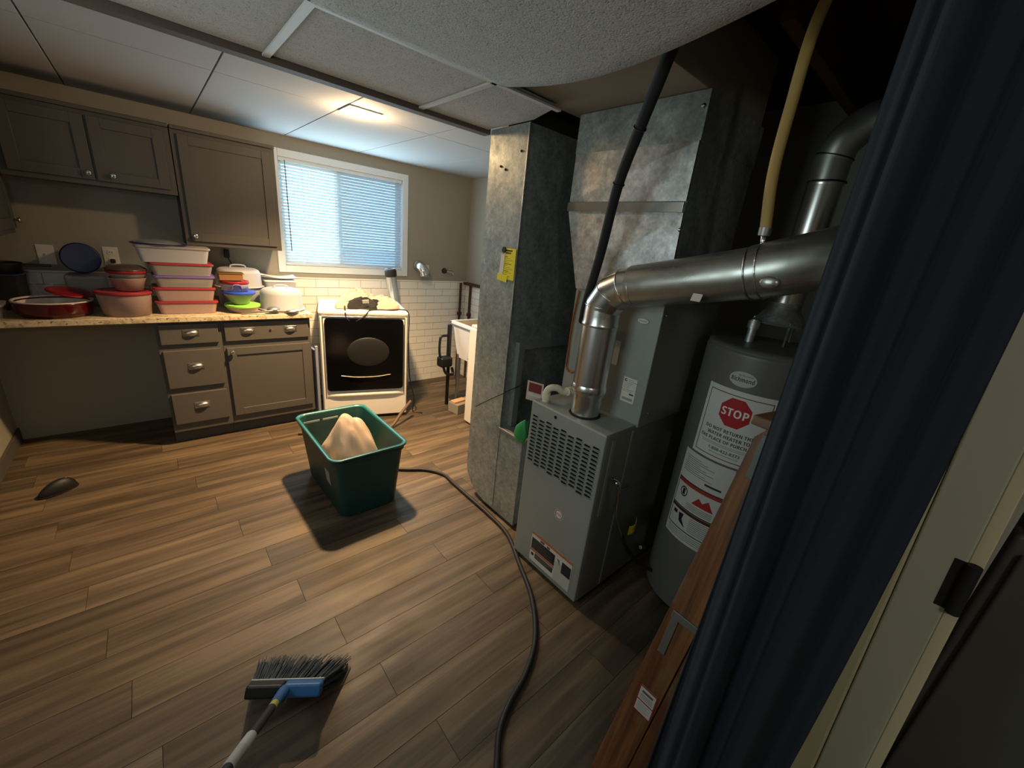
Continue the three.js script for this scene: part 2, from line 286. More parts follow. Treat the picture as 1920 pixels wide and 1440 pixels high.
{ // window with mini blind
  const w = struct('window_1', 'white sliding window with a closed mini blind', 'window');
  const { x0, x1, y0, y1 } = WIN, zf = ZB - 0.02;
  const fr = 0.045;
  mesh('window_frame', merge([lim(x0 - 0.012, x0 + fr, y0 - 0.012, y1 + 0.012, ZB - 0.1, ZB + 0.012, 0.004), lim(x1 - fr, x1 + 0.012, y0 - 0.012, y1 + 0.012, ZB - 0.1, ZB + 0.012, 0.004), lim(x0 + fr, x1 - fr, y1 - fr, y1 + 0.012, ZB - 0.1, ZB + 0.011, 0.004), lim(x0 + fr, x1 - fr, y0 - 0.012, y0 + fr, ZB - 0.1, ZB + 0.011, 0.004)]), M.vinyl, w);
  const xm = 1.36;
  const sash = (a, b, z) => merge([lim(a, a + 0.035, y0 + fr, y1 - fr, z - 0.012, z + 0.012, 0.003), lim(b - 0.035, b, y0 + fr, y1 - fr, z - 0.012, z + 0.012, 0.003), lim(a, b, y0 + fr, y0 + fr + 0.035, z - 0.012, z + 0.012, 0.003), lim(a, b, y1 - fr - 0.035, y1 - fr, z - 0.012, z + 0.012, 0.003)]);
  mesh('sash', sash(x0 + fr, xm + 0.02, ZB - 0.062), M.vinyl, w);
  mesh('sash', sash(xm - 0.02, x1 - fr, ZB - 0.088), M.vinyl, w);
  mesh('pane', lim(x0 + fr + 0.03, xm - 0.01, y0 + fr + 0.03, y1 - fr - 0.03, ZB - 0.063, ZB - 0.061), M.glass, w);
  mesh('pane', lim(xm + 0.01, x1 - fr - 0.03, y0 + fr + 0.03, y1 - fr - 0.03, ZB - 0.089, ZB - 0.087), M.glass, w);
  mesh('insect_screen', lim(xm + 0.005, x1 - fr - 0.01, y0 + fr + 0.01, y1 - fr - 0.01, ZB - 0.104, ZB - 0.103), M.screen, w);
  const b = thing('window_blind', 'white mini blind lowered and tilted closed in the window', 'blind', [(x0 + x1) / 2, y1 - fr, zf]);
  const bw = x1 - x0 - 2 * fr - 0.012;
  mesh('head_rail', box(bw, 0.028, 0.03, 0, -0.014, 0, 0.003), M.vinyl, b);
  const arc = [];
  for (let i = 0; i <= 4; i++) { const t = -1 + i / 2; arc.push([0.0125 * t, 0.0018 * (1 - t * t)]); }
  const sg = sheet((u, v) => { const t = v * 4, k = Math.min(3, Math.floor(t)), f = t - k; return V((u - 0.5) * bw, arc[k][1] + (arc[k + 1][1] - arc[k][1]) * f, arc[k][0] + (arc[k + 1][0] - arc[k][0]) * f); }, 1, 4, 0.0006);
  const total = y1 - y0 - 2 * fr - 0.028 - 0.02, n = 32;
  for (let i = 0; i < n; i++) mesh('slat', sg, M.slat, b, [0, -0.036 - (i + 0.3) * total / n, 0], [-0.86, 0, 0]);
  mesh('bottom_rail', box(bw, 0.016, 0.022, 0, -0.03 - total - 0.006, 0, 0.003), M.vinyl, b);
  for (const x of [-0.36, -0.02, 0.36]) mesh('ladder_cord', muv(tube([[x, -0.03, 0.0135], [x, -0.03 - total, 0.0135]], 0.0012, 2, 5)), M.vinyl, b);
  mesh('tilt_wand', muv(tube([[-bw / 2 + 0.045, -0.02, 0.022], [-bw / 2 + 0.05, -0.72, 0.022]], 0.004, 2, 6)), std('#6f7a86', 0.4), b);
  mesh('pull_cord', muv(tube([[bw / 2 - 0.02, -0.02, 0.02], [bw / 2 - 0.012, -0.5, 0.02]], 0.0015, 2, 5)), M.vinyl, b);
}
{ // added window, unseen on the left wall: a source for fill on the furnace front
  const w = struct('window_2', 'unseen white window added in the side wall as a fill light source', 'window');
  const { z0, z1, y0, y1 } = W2, f = 0.05;
  mesh('window_frame', merge([lim(X0 - 0.1, X0 + 0.012, y0, y1, z0, z0 + f, 0.004), lim(X0 - 0.1, X0 + 0.012, y0, y1, z1 - f, z1, 0.004), lim(X0 - 0.1, X0 + 0.012, y0, y0 + f, z0, z1, 0.004), lim(X0 - 0.1, X0 + 0.012, y1 - f, y1, z0, z1, 0.004), lim(X0 - 0.08, X0 - 0.04, y0, y1, (z0 + z1) / 2 - 0.02, (z0 + z1) / 2 + 0.02, 0.003)]), M.vinyl, w);
  mesh('pane', lim(X0 - 0.062, X0 - 0.058, y0 + f, y1 - f, z0 + f, (z0 + z1) / 2 - 0.02), M.frosted, w);
  mesh('pane', lim(X0 - 0.062, X0 - 0.058, y0 + f, y1 - f, (z0 + z1) / 2 + 0.02, z1 - f), M.frosted, w);
}
{ // outside: window well ground and the pale house wall next door
  const g = struct('ground_outside', 'pale gravel outside the window', 'ground');
  mesh('gravel', lim(-6, 8, 0.95, 1.0, -14, ZB - 0.16), std('#a8a498', 0.95), g);
}
// ================================================================ LAMPS
{ // soft daylight coming in through the blind
  const d = new THREE.RectAreaLight(DAY.color, DAY.intensity, WIN.x1 - WIN.x0 - 0.1, WIN.y1 - WIN.y0 - 0.1);
  d.name = 'window_daylight'; d.position.set((WIN.x0 + WIN.x1) / 2, (WIN.y0 + WIN.y1) / 2, ZB + 0.02); d.rotation.set(0, Math.PI, 0); scene.add(d);
  const e = new THREE.RectAreaLight(DAY2.color, DAY2.intensity, W2.z1 - W2.z0 - 0.1, W2.y1 - W2.y0 - 0.1);
  e.name = 'side_fill_light'; e.position.set(X0 + 0.02, (W2.y0 + W2.y1) / 2, (W2.z0 + W2.z1) / 2); e.rotation.set(0, -Math.PI / 2, 0); scene.add(e);  // added fill for the furnace front, set at the unseen side window
}
{
  const l = thing('ceiling_light', 'lit square light set in the smooth ceiling', 'ceiling light', [LAMP.x, CF, LAMP.z]);
  const hs = LAMP.size / 2;
  mesh('light_frame', merge([lim(-hs - 0.012, hs + 0.012, -0.006, 0, hs, hs + 0.012), lim(-hs - 0.012, hs + 0.012, -0.006, 0, -hs - 0.012, -hs), lim(hs, hs + 0.012, -0.006, 0, -hs, hs), lim(-hs - 0.012, -hs, -0.006, 0, -hs, hs)]), M.white, l);
  mesh('light_panel', box(LAMP.size, 0.014, LAMP.size, 0, -0.005, 0, 0.004), std('#fff2dc', 0.5, 0, { emissive: LAMP.glow, emissiveIntensity: LAMP.glowIntensity }), l);
  const p = new THREE.SpotLight(LAMP.color, LAMP.intensity, 0, LAMP.angle * D2R, 1, 2); // lens beam, turned towards the counter and the dryer
  p.position.set(0, -0.016, 0); p.shadow.radius = 3.2; p.target.position.set(LAMP.aim[0], -1, LAMP.aim[1]); l.add(p, p.target);
  const q = new THREE.PointLight(LAMP.color, LAMP.spill, 0, 2); q.position.set(0, -0.03, 0); q.shadow.radius = 2; l.add(q); // what the lens spills sideways
}

// ================================================================ KITCHEN
function shaker(name, w, h, parent, pos, opt = {}) { // door or drawer front, facing +z
  const t = 0.018, f = opt.frame ?? 0.055;
  const g = opt.flat ? box(w, h, t, 0, 0, 0, 0.003) : merge([box(f, h, t, -w / 2 + f / 2, 0, 0, 0.002), box(f, h, t, w / 2 - f / 2, 0, 0, 0.002), box(w - 2 * f, f, t, 0, h / 2 - f / 2, 0, 0.002), box(w - 2 * f, f, t, 0, -h / 2 + f / 2, 0, 0.002), box(w - 2 * f + 0.004, h - 2 * f + 0.004, 0.008, 0, 0, -0.004)]);
  return mesh(name, g, M.cab, parent, pos);
}
const knobGeo = (() => { const g = lathe([[0, 0], [0.006, 0], [0.006, 0.012], [0.015, 0.018], [0.016, 0.024], [0.011, 0.029], [0, 0.03]], 24); g.rotateX(Math.PI / 2); return g; })();
const cupGeo = (() => { const s = []; for (let i = 0; i <= 8; i++) { const a = i / 8 * Math.PI / 2; s.push([0.038 * Math.cos(a), 0.024 * Math.sin(a)]); } const g = new THREE.SphereGeometry(1, 28, 14, 0, Math.PI * 2, 0, Math.PI / 2); g.rotateX(Math.PI / 2); g.scale(0.042, 0.021, 0.024); return merge([g, box(0.09, 0.046, 0.003, 0, 0, 0.0015, 0.001)]); })();
{
  const ub = (x0, x1, y0, y1, label, doors, knobs) => {
    const t = thing('upper_cabinet', label, 'cabinet', [(x0 + x1) / 2, y0, ZB], 0, 'upper kitchen cabinets');
    const w = x1 - x0, h = y1 - y0, d = 0.305;
    mesh('body', merge([box(w, h, d - 0.02, 0, h / 2, (d - 0.02) / 2 + 0.001), box(w, h, 0.02, 0, h / 2, d - 0.01, 0.002)]), M.cab, t);
    mesh('top_moulding', box(w - 0.002, 0.022, 0.03, 0, h - 0.011, d + 0.006, 0.004), M.cab, t);
    const dw = (w - 0.05) / doors;
    for (let i = 0; i < doors; i++) {
      const dr = shaker('door', dw - 0.012, h - 0.075, t, [-w / 2 + 0.025 + dw * (i + 0.5), h / 2 - 0.008, d + 0.009]);
      mesh('knob', knobGeo, M.chrome, dr, [knobs[i] - (x0 + x1) / 2 - (-w / 2 + 0.025 + dw * (i + 0.5)), -(h - 0.075) / 2 + 0.035, 0.009]);
    }
    return t;
  };
  ub(0.205, 0.79, 1.375, 2.10, 'taupe upper cabinet with one door beside the window', 1, [0.258]);
  ub(-0.548, 0.20, 1.685, 2.10, 'short dark upper cabinet with two doors and two knobs', 2, [-0.205, -0.10]);
  const lc = thing('upper_cabinet', 'dark upper cabinet on the side wall at the end of the counter', 'cabinet', [X0, 1.375, -3.2], 0, 'upper kitchen cabinets');
  mesh('body', box(0.275, 0.725, 1.3, 0.1385, 0.3625, 0.05, 0.003), M.cab, lc);
  for (const z of [-0.25, 0.37]) { const dr = shaker('door', 0.6, 0.65, lc, [0.285, 0.355, z]); dr.rotation.y = Math.PI / 2; mesh('knob', knobGeo, M.chrome, dr, [0.26, -0.28, 0.009]); }

  const base = (x0, x1, label) => {
    const t = thing('base_cabinet', label, 'cabinet', [(x0 + x1) / 2, 0, ZB], 0, 'base kitchen cabinets');
    const w = x1 - x0;
    mesh('body', lim(-w / 2, w / 2, 0.1, 0.9, 0.02, 0.555, 0.002), M.cab, t);
    mesh('toe_kick', lim(-w / 2, w / 2, 0, 0.1, 0.02, 0.49), M.cabIn, t);
    return t;
  };
  const Z = 0.565;
  const a = base(-0.045, 0.305, 'taupe base cabinet with three drawers and cup pulls');
  for (const [y0, y1, py] of [[0.745, 0.88, 0.82], [0.435, 0.70, 0.585], [0.165, 0.39, 0.295]]) {
    const dr = shaker('drawer', 0.315, y1 - y0, a, [0, (y0 + y1) / 2, Z], { flat: true });
    mesh('cup_pull', cupGeo, M.nickel, dr, [0.005, py - (y0 + y1) / 2, 0.009]);
  }
  const b = base(0.306, 0.89, 'taupe base cabinet with one wide drawer above a panelled door');
  const dr = shaker('drawer', 0.55, 0.135, b, [0, 0.8125, Z], { flat: true });
  for (const x of [-0.135, 0.145]) mesh('cup_pull', cupGeo, M.nickel, dr, [x, 0.005, 0.009]);
  mesh('lock', knobGeo.clone().scale(0.5, 0.5, 0.4), M.chrome, dr, [0.012, 0.01, 0.009]);
  const dd = shaker('door', 0.55, 0.53, b, [0, 0.43, Z]);
  mesh('knob', knobGeo, M.chrome, dd, [-0.245, 0.235, 0.009]);
  one('worktop', 'speckled beige stone-look worktop over the taupe cabinets', 'worktop', lim(X0 + 0.002, 0.9, 0.9005, 0.938, ZB + 0.014, -3.362, 0.006), M.granite);
}
{ // wall plates
  const plate = (name, label, x, y, plug) => {
    const t = thing(name, label, 'outlet', [x, y, ZB]);
    mesh('cover_plate', box(0.078, 0.122, 0.006, 0, 0, 0.003, 0.003), M.plate, t);
    if (plug === 'toggle') mesh('toggle', box(0.008, 0.02, 0.012, 0, 0, 0.01, 0.002), M.plate, t);
    else for (const s of [-1, 1]) { const r = mesh('receptacle', box(0.034, 0.03, 0.004, 0, s * 0.026, 0.007, 0.004), M.white, t); mesh('slot', merge([box(0.003, 0.01, 0.001, -0.006, s * 0.026, 0.0095), box(0.003, 0.01, 0.001, 0.006, s * 0.026, 0.0095)]), M.black, r); }
    if (plug === 'plug') mesh('plug', box(0.026, 0.026, 0.03, 0.004, -0.03, 0.022, 0.006), M.black, t);
    return t;
  };
  plate('light_switch', 'white switch plate on the wall above the red dish', -0.5, 1.242, 'toggle').userData.category = 'switch';
  plate('wall_outlet', 'white outlet plate with a black plug above the red-lidded containers', -0.2, 1.25, 'plug');
  plate('wall_outlet', 'white outlet plate between the foil vent hood and the wall tap', 2.225, 1.247, '');
}
// ---- counter things (left to right)
{
  const Y = 0.939;
  const on = (px, z) => at(px, 560, { z }).x;
  const roundTub = (name, label, px, z, y, r, h, bodyM, lidM, o = {}) => {
    const t = thing(name, label, o.cat || 'container', [typeof px === 'number' && px > 5 ? on(px, z) : px, y, z], 0, o.group);
    mesh('body', lathe([[0, 0.001], [r * (o.taper ?? 0.88), 0.001], [r, h], [r * 1.02, h + 0.003], [r * 0.985, h + 0.003], [r * (o.taper ?? 0.88) - 0.004, 0.005], [0, 0.005]], 40), bodyM, t);
    if (lidM) mesh('lid', lathe([[0, h + 0.011], [r * 0.8, h + 0.011], [r * 0.84, h + 0.015], [r * 1.04, h + 0.015], [r * 1.06, h + 0.012], [r * 1.06, h + 0.001], [r * 1.03, h - 0.004], [r * 1.03, h + 0.006], [0, h + 0.006]], 40), lidM, t);
    return t;
  };
  const rectTub = (name, label, x, z, y, w, d, h, bodyM, lidM, turn = 0, group) => {
    const t = thing(name, label, 'container', [x, y, z], turn, group);
    const s = (ww, dd, rad) => { const q = new THREE.Shape(); const a = ww / 2, b = dd / 2; q.moveTo(-a + rad, -b); q.lineTo(a - rad, -b); q.quadraticCurveTo(a, -b, a, -b + rad); q.lineTo(a, b - rad); q.quadraticCurveTo(a, b, a - rad, b); q.lineTo(-a + rad, b); q.quadraticCurveTo(-a, b, -a, b - rad); q.lineTo(-a, -b + rad); q.quadraticCurveTo(-a, -b, -a + rad, -b); return q; };
    const g = new THREE.ExtrudeGeometry(s(w, d, 0.03), { depth: h - 0.002, bevelEnabled: false, curveSegments: 6 }); g.rotateX(-Math.PI / 2); g.translate(0, 0.001, 0);
    const p = g.attributes.position; for (let i = 0; i < p.count; i++) { const k = 0.9 + 0.1 * clamp(p.getY(i) / h); p.setX(i, p.getX(i) * k); p.setZ(i, p.getZ(i) * k); } g.computeVertexNormals();
    mesh('body', g, bodyM, t);
    const lg = new THREE.ExtrudeGeometry(s(w * 1.03, d * 1.03, 0.032), { depth: 0.009, bevelEnabled: true, bevelSize: 0.002, bevelThickness: 0.002, bevelSegments: 1, curveSegments: 6 }); lg.rotateX(-Math.PI / 2); lg.translate(0, h, 0);
    mesh('lid', lg, lidM, t);
    return t;
  };
  const dome = (name, label, x, z, y, r, h, m, turn = 0, knob = true) => {
    const t = thing(name, label, 'cake cover', [x, y, z], turn, 'frosted cake covers');
    mesh('cover', lathe([[r * 1.06, 0.004], [r * 1.06, 0.012], [r, 0.016], [r * 0.965, h * 0.75], [r * 0.9, h * 0.9], [r * 0.78, h * 0.97], [r * 0.3, h], [0, h]], 44), m, t);
    mesh('base_plate', lathe([[0, 0.001], [r * 1.02, 0.001], [r * 1.1, 0.008], [r * 1.1, 0.011], [0, 0.006]], 44), M.milky, t);
    if (knob) mesh('handle', muv(tube([[-0.05, h - 0.004, 0], [-0.045, h + 0.014, 0], [0.045, h + 0.014, 0], [0.05, h - 0.004, 0]], 0.006, 20, 8)), m, t);
    return t;
  };
  // far end clutter
  rectTub('storage_box', 'dark lidded box at the wall end of the worktop', -0.70, -3.78, Y, 0.22, 0.2, 0.2, M.blackMatte, M.blueLid);
  roundTub('glass_bowl', 'clear glass bowl behind the dark red dish', -0.495, -3.84, Y, 0.08, 0.13, M.clearGlass, null, { taper: 0.6, cat: 'bowl' });
  rectTub('storage_box', 'low clear box standing beside the dark red dish', -0.745, -3.47, Y, 0.2, 0.17, 0.07, M.clearGlass, M.clear);
  { const p = thing('saucepan', 'black saucepan with a stubby handle on the dark lidded box', 'pan', [-0.66, Y + 0.211, -3.74]); mesh('pan_body', lathe([[0, 0.001], [0.08, 0.001], [0.085, 0.06], [0.081, 0.06], [0.077, 0.006], [0, 0.006]], 30), M.black, p); mesh('handle', box(0.12, 0.014, 0.02, 0.14, 0.05, 0.02, 0.005), M.black, p); }
  { // red baking dish
    const t = thing('baking_dish', 'dark red round baking dish with a white inside', 'dish', [-0.465, Y, -3.535]);
    mesh('dish_body', lathe([[0, 0.001], [0.145, 0.001], [0.165, 0.03], [0.168, 0.078], [0.172, 0.082], [0.164, 0.086], [0.157, 0.08], [0.153, 0.074]], 48), M.darkRed, t);
    mesh('lining', lathe([[0.153, 0.074], [0.148, 0.02], [0.13, 0.008], [0, 0.008]], 48), M.ceramicIn, t);
    mesh('rim', lathe([[0.157, 0.081], [0.168, 0.084], [0.166, 0.09], [0.157, 0.09], [0.155, 0.082]], 48), M.ceramicIn, t);
  }
  { const l = thing('oval_lid', 'red lid lying aslant across the red baking dish', 'lid', [-0.40, Y + 0.119, -3.6]); const g = lathe([[0, 0.012], [0.085, 0.012], [0.098, 0.006], [0.1, 0], [0.094, 0], [0, 0.006]], 40); mesh('lid', g, M.red, l, [0, 0, 0], [0.12, 0, -0.2]); }
  { // translucent jug lying with a navy lid
    const t = thing('canister', 'frosted canister lying on its side with a navy blue round lid', 'canister', [-0.33, Y + 0.34, -3.755], -0.55);
    t.rotation.set(-0.12, 0.12, 0);
    const b = mesh('body', lathe([[0, -0.16], [0.075, -0.16], [0.085, -0.15], [0.087, 0], [0.083, 0], [0, -0.004]], 36), M.milky, t, [0, -0.03, 0], [Math.PI / 2, 0, 0]);
    mesh('lid', lathe([[0, 0.012], [0.084, 0.012], [0.092, 0.006], [0.092, -0.012], [0.087, -0.012]], 36), M.blueLid, t, [0, -0.03, 0], [Math.PI / 2, 0, 0]);
    const st = thing('storage_box', 'tall clear box holding up the canister with the navy lid', -0.33 ? 'container' : '', [-0.33, Y, -3.84]);
    mesh('body', box(0.2, 0.205, 0.16, 0, 0.103, 0, 0.02), M.clear, st);
  }
  roundTub('round_tub', 'large frosted round tub with a red lid beside the baking dish', -0.155, -3.50, Y, 0.13, 0.135, M.pink, M.redLid, { group: undefined });
  roundTub('small_tub', 'small tapered frosted tub on the large red-lidded round tub', -0.125, -3.51, Y + 0.151, 0.088, 0.075, M.pink, null, { taper: 0.74 });
  roundTub('bowl_tub', 'shallow frosted tub with a red lid nested in the small tapered tub', -0.125, -3.51, Y + 0.20, 0.092, 0.06, M.clear, M.red, { taper: 0.72 });
  { const l = one('smoked_lid', 'smoke-grey shallow lid on top of the nested tubs', 'lid', lathe([[0.1, 0], [0.1, 0.005], [0.07, 0.025], [0, 0.03], [0, 0.026], [0.068, 0.02], [0.094, 0]], 36), phys('#4c4340', 0.3, { transmission: 0.35, thickness: 0 }), [-0.125, Y + 0.277, -3.51]); }
  const bx = 0.15, bz = -3.56;
  let y = Y;
  for (const [w, h, bm, lm, lab] of [[0.325, 0.072, M.pink, M.redLid, 'frosted oblong box with a red lid at the bottom of the tall stack'], [0.32, 0.077, M.pink, M.redLid, 'frosted oblong box with a red lid, second from the bottom of the tall stack'], [0.315, 0.064, M.clear, M.purple, 'frosted oblong box with a purple lid in the tall stack'], [0.325, 0.068, M.clear, M.redLid, 'frosted oblong box with a red lid under the wide pale pan of the stack']]) {
    rectTub('oblong_box', lab, bx + rr(-0.004, 0.004), bz, y, w, 0.22, h, bm, lm, rr(-0.02, 0.02), 'stacked oblong boxes'); y += h + 0.0125;
  }
  rectTub('pale_box', 'wide pale box on top of the red-lidded stack', bx - 0.03, bz - 0.01, y, 0.37, 0.25, 0.09, M.milky, M.clear); y += 0.103;
  { const t = thing('pot_lid', 'glass pot lid with a dark blue rim on top of the tall stack', 'lid', [0.055, y, bz - 0.01]); t.scale.setScalar(0.86); mesh('glass', lathe([[0.15, 0.006], [0.13, 0.02], [0.08, 0.034], [0, 0.04], [0, 0.037], [0.08, 0.031], [0.128, 0.017], [0.146, 0.006]], 40), M.clearGlass, t); mesh('rim', lathe([[0.145, 0.001], [0.165, 0.002], [0.166, 0.008], [0.15, 0.012], [0.144, 0.008], [0.145, 0.001]], 40), M.blueLid, t); }
  // middle group
  const mx = 0.465, mz = -3.50;
  roundTub('green_tub', 'shallow clear tub with a lime green lid', mx, mz, Y, 0.105, 0.042, M.clear, M.green, { taper: 0.8 });
  roundTub('blue_lid_bowl', 'frosted bowl with a bright blue lid on the lime green lid', mx - 0.015, mz, Y + 0.0585, 0.098, 0.078, M.clear, M.blue, { taper: 0.5, cat: 'bowl' });
  { const t = roundTub('pale_cup', 'pale lilac tub with an arched purple handle on the blue lid', mx - 0.035, mz, Y + 0.153, 0.085, 0.055, M.milky, M.red, { taper: 0.95 }); mesh('handle', muv(tube([[-0.03, 0.02, 0.083], [-0.02, 0.045, 0.09], [0.02, 0.045, 0.09], [0.03, 0.02, 0.083]], 0.006, 16, 6)), M.purple, t); }
  { const t = thing('brown_box', 'brown open carton on the red lid of the lilac tub', 'box', [mx - 0.055, Y + 0.2265, mz]); mesh('carton', box(0.14, 0.045, 0.1, 0, 0.0235, 0, 0.003), M.brownBox, t); mesh('flap', box(0.15, 0.004, 0.11, 0.004, 0.048, 0, 0.001), M.gold, t); }
  dome('cake_cover', 'frosted cake cover behind the lime green tub under the cabinet', 0.50, -3.79, Y + 0.14, 0.15, 0.145, M.milky);
  { const s = thing('white_tin', 'white round tin carrying the frosted cake cover', 'tin', [0.50, Y, -3.79]); mesh('tin_body', lathe([[0, 0.001], [0.14, 0.001], [0.145, 0.13], [0.148, 0.139], [0, 0.139]], 40), M.milky, s); }
  dome('cake_cover', 'large frosted cake cover at the end of the worktop', 0.735, -3.565, Y, 0.148, 0.165, M.milky);
  { const s = thing('white_tin', 'white round tin behind the large cake cover', 'tin', [0.775, Y, -3.848]); mesh('tin_body', lathe([[0, 0.001], [0.11, 0.001], [0.115, 0.06], [0.118, 0.069], [0, 0.069]], 40), M.milky, s); }
  rectTub('bread_box', 'pale frosted bread box by the window corner', 0.785, -3.848, Y + 0.07, 0.23, 0.17, 0.115, M.milky, M.whitePlastic);
  one('tray', 'white shallow tray lying askew on the bread box', 'tray', sheet((u, v) => V((u - 0.5) * 0.27, 0.018 * Math.pow(2 * Math.abs(u - 0.5), 2) + 0.012 * Math.pow(2 * (v - 0.5), 2), (v - 0.5) * 0.17), 14, 8, 0.004), M.whitePlastic, [0.79, Y + 0.203, -3.848], [0, 0.1, -0.05]);
  { const t = thing('ladle', 'grey serving spoon lying at the edge of the worktop', 'spoon', [0.70, Y, -3.368], 0.12); t.scale.setScalar(1.3); const g = new THREE.SphereGeometry(1, 20, 10); g.scale(0.042, 0.012, 0.026); mesh('bowl', g, M.nickel, t, [0.05, 0.0125, 0]); mesh('handle', muv(tube([[0.02, 0.014, 0], [-0.06, 0.02, 0.002], [-0.2, 0.006, -0.03]], 0.005, 20, 8)), M.nickel, t); const g2 = new THREE.SphereGeometry(1, 20, 10); g2.scale(0.034, 0.016, 0.03); mesh('scoop', g2, M.steel, t, [-0.045, 0.024, -0.02]); }
  { const t = thing('hanging_plug', 'dark charger plugged in under the upper cabinet', 'plug', [0.46, 1.29, ZB]); mesh('plug', box(0.035, 0.06, 0.03, 0, 0.02, 0.0155, 0.006), M.black, t); mesh('cord', muv(tube([[0, -0.005, 0.02], [0.02, -0.05, 0.03], [0.05, -0.12, 0.02]], 0.004, 20, 6)), M.black, t); }
}
// ================================================================ LAUNDRY
{
  const t = thing('clothes_dryer', 'white clothes dryer with a large black glass door', 'dryer', [1.275, 0, -3.255], -17 * D2R);
  const W = 0.70, H = 0.965, Dp = 0.60;
  mesh('cabinet', merge([lim(-W / 2, W / 2, 0.02, H - 0.035, -Dp, 0, 0.012)]), M.white, t);
  mesh('top_panel', lim(-W / 2 - 0.004, W / 2 + 0.004, H - 0.034, H, -Dp, 0.012, 0.014), M.white, t);
  const front = mesh('front_panel', lim(-W / 2 + 0.008, W / 2 - 0.008, 0.03, H - 0.045, 0.0, 0.012, 0.006), M.white, t);
  const dg = new THREE.Shape(); { const a = 0.305, b = 0.31, r = 0.03; dg.moveTo(-a + r, -b); dg.lineTo(a - r, -b); dg.quadraticCurveTo(a, -b, a, -b + r); dg.lineTo(a, b - r); dg.quadraticCurveTo(a, b, a - r, b); dg.lineTo(-a + r, b); dg.quadraticCurveTo(-a, b, -a, b - r); dg.lineTo(-a, -b + r); dg.quadraticCurveTo(-a, -b, -a + r, -b); }
  const door = mesh('door', muv(new THREE.ExtrudeGeometry(dg, { depth: 0.014, bevelEnabled: true, bevelSize: 0.004, bevelThickness: 0.004, bevelSegments: 2 })), M.glassBlack, t, [0, 0.595, 0.016]);
  const hz = 0.023;
  mesh('door_handle', muv(tube([[-0.2, -0.175, hz], [-0.1, -0.187, hz + 0.006], [0, -0.19, hz + 0.008], [0.1, -0.187, hz + 0.006], [0.2, -0.175, hz]], 0.005, 30, 8)), std('#7d776c', 0.4, 0.8), door);
  mesh('door_window', (() => { const g = new THREE.SphereGeometry(1, 40, 16, 0, Math.PI * 2, 0, Math.PI / 2); g.rotateX(Math.PI / 2); g.scale(0.17, 0.125, 0.012); g.translate(0.02, 0.03, 0.0182); return g; })(), std('#121110', 0.5), door);
  const tr = mesh('door_trim', merge([lim(-0.32, 0.32, 0.915, 0.922, 0.006, 0.02, 0.002), lim(-0.325, -0.318, 0.22, 0.92, 0.006, 0.018, 0.002), lim(0.318, 0.325, 0.22, 0.92, 0.006, 0.018, 0.002)]), M.nickel, t);
  mesh('lower_lip', sheet((u, v) => V((u - 0.5) * 0.63, 0.262 - 0.05 * v, 0.0125 + 0.016 * Math.sin(Math.PI * clamp(v)) * (1 - Math.pow(2 * u - 1, 8))), 24, 6, 0.003), M.white, t);
  for (const [x, z] of [[-0.3, -0.06], [0.3, -0.06], [-0.3, -Dp + 0.06], [0.3, -Dp + 0.06]]) mesh('foot', cyl(0.018, 0.022, 0.02, 16).translate(x, 0.01, z), M.rubber, t);
  const P = (x, y, z) => t.localToWorld(V(x, y, z)); t.updateMatrixWorld(true);
  // clothes heap
  const heap = (w, d, h, s, k = 7) => { // folded cloth mound, base at y = 0
    return sheet((u, v) => {
      const r = v, a = u * Math.PI * 2, rad = Math.pow(r, 0.8);
      const edge = 0.85 + 0.22 * Math.sin(2 * a + s) + 0.13 * Math.sin(5 * a + 2 * s);
      const n = fbm((Math.cos(a) * rad * 0.4 + 0.5), (Math.sin(a) * rad * 0.4 + 0.5), k, k, 3, s * 17 | 0), rid = 1 - Math.abs(2 * n - 1) * 1.6;
      const y = h * (Math.pow(1 - r, 0.7) * (0.75 + 0.1 * Math.sin(3 * a + s)) + 0.42 * rid * Math.pow(1 - r, 0.35) * (0.4 + r));
      return V(Math.cos(a) * rad * w * edge, Math.max(0.004, y), Math.sin(a) * rad * d * edge);
    }, 96, 40, 0.004);
  };
  one('laundry_heap', 'cream bundle of clothes heaped on the dryer', 'clothes', heap(0.24, 0.17, 0.15, 3.1, 9), M.cloth, P(-0.04, H + 0.001, -0.27), [0, 0.3, 0]);
  one('towel', 'folded pale towel beside the cream clothes on the dryer', 'towel', heap(0.17, 0.13, 0.11, 5.3, 11), M.towel, P(0.16, H + 0.001, -0.2), [0, -0.3, 0]);
  { const b = thing('black_bag', 'black bag with straps lying over the dryer edge', 'bag', P(0.02, H, -0.1), -17 * D2R);
    const g = heap(0.17, 0.075, 0.10, 7.7, 6); mesh('pouch', g, M.blackMatte, b, [-0.03, 0.002, -0.02]);
    mesh('strap', muv(tube([[-0.17, 0.03, 0.0], [-0.17, 0.004, 0.09], [-0.165, -0.05, 0.127], [-0.12, -0.085, 0.127], [-0.03, -0.04, 0.127], [0.02, 0.006, 0.09], [0.08, 0.012, 0.03]], 0.006, 60, 8)), M.blackMatte, b);
    mesh('strap', muv(tube([[-0.08, 0.02, 0.05], [0.03, 0.012, 0.09], [0.12, 0.008, 0.06], [0.2, 0.008, 0.07], [0.25, 0.01, 0.05]], 0.005, 50, 8)), M.blackMatte, b);
    mesh('tag', box(0.05, 0.035, 0.003, -0.0, 0.095, 0.02, 0.001), M.paper, b, [0, 0, 0], [0.5, 0, 0.1]);
    mesh('flap', heap(0.07, 0.05, 0.05, 2.2, 5), M.blackMatte, b, [0.2, 0.003, -0.04]); }
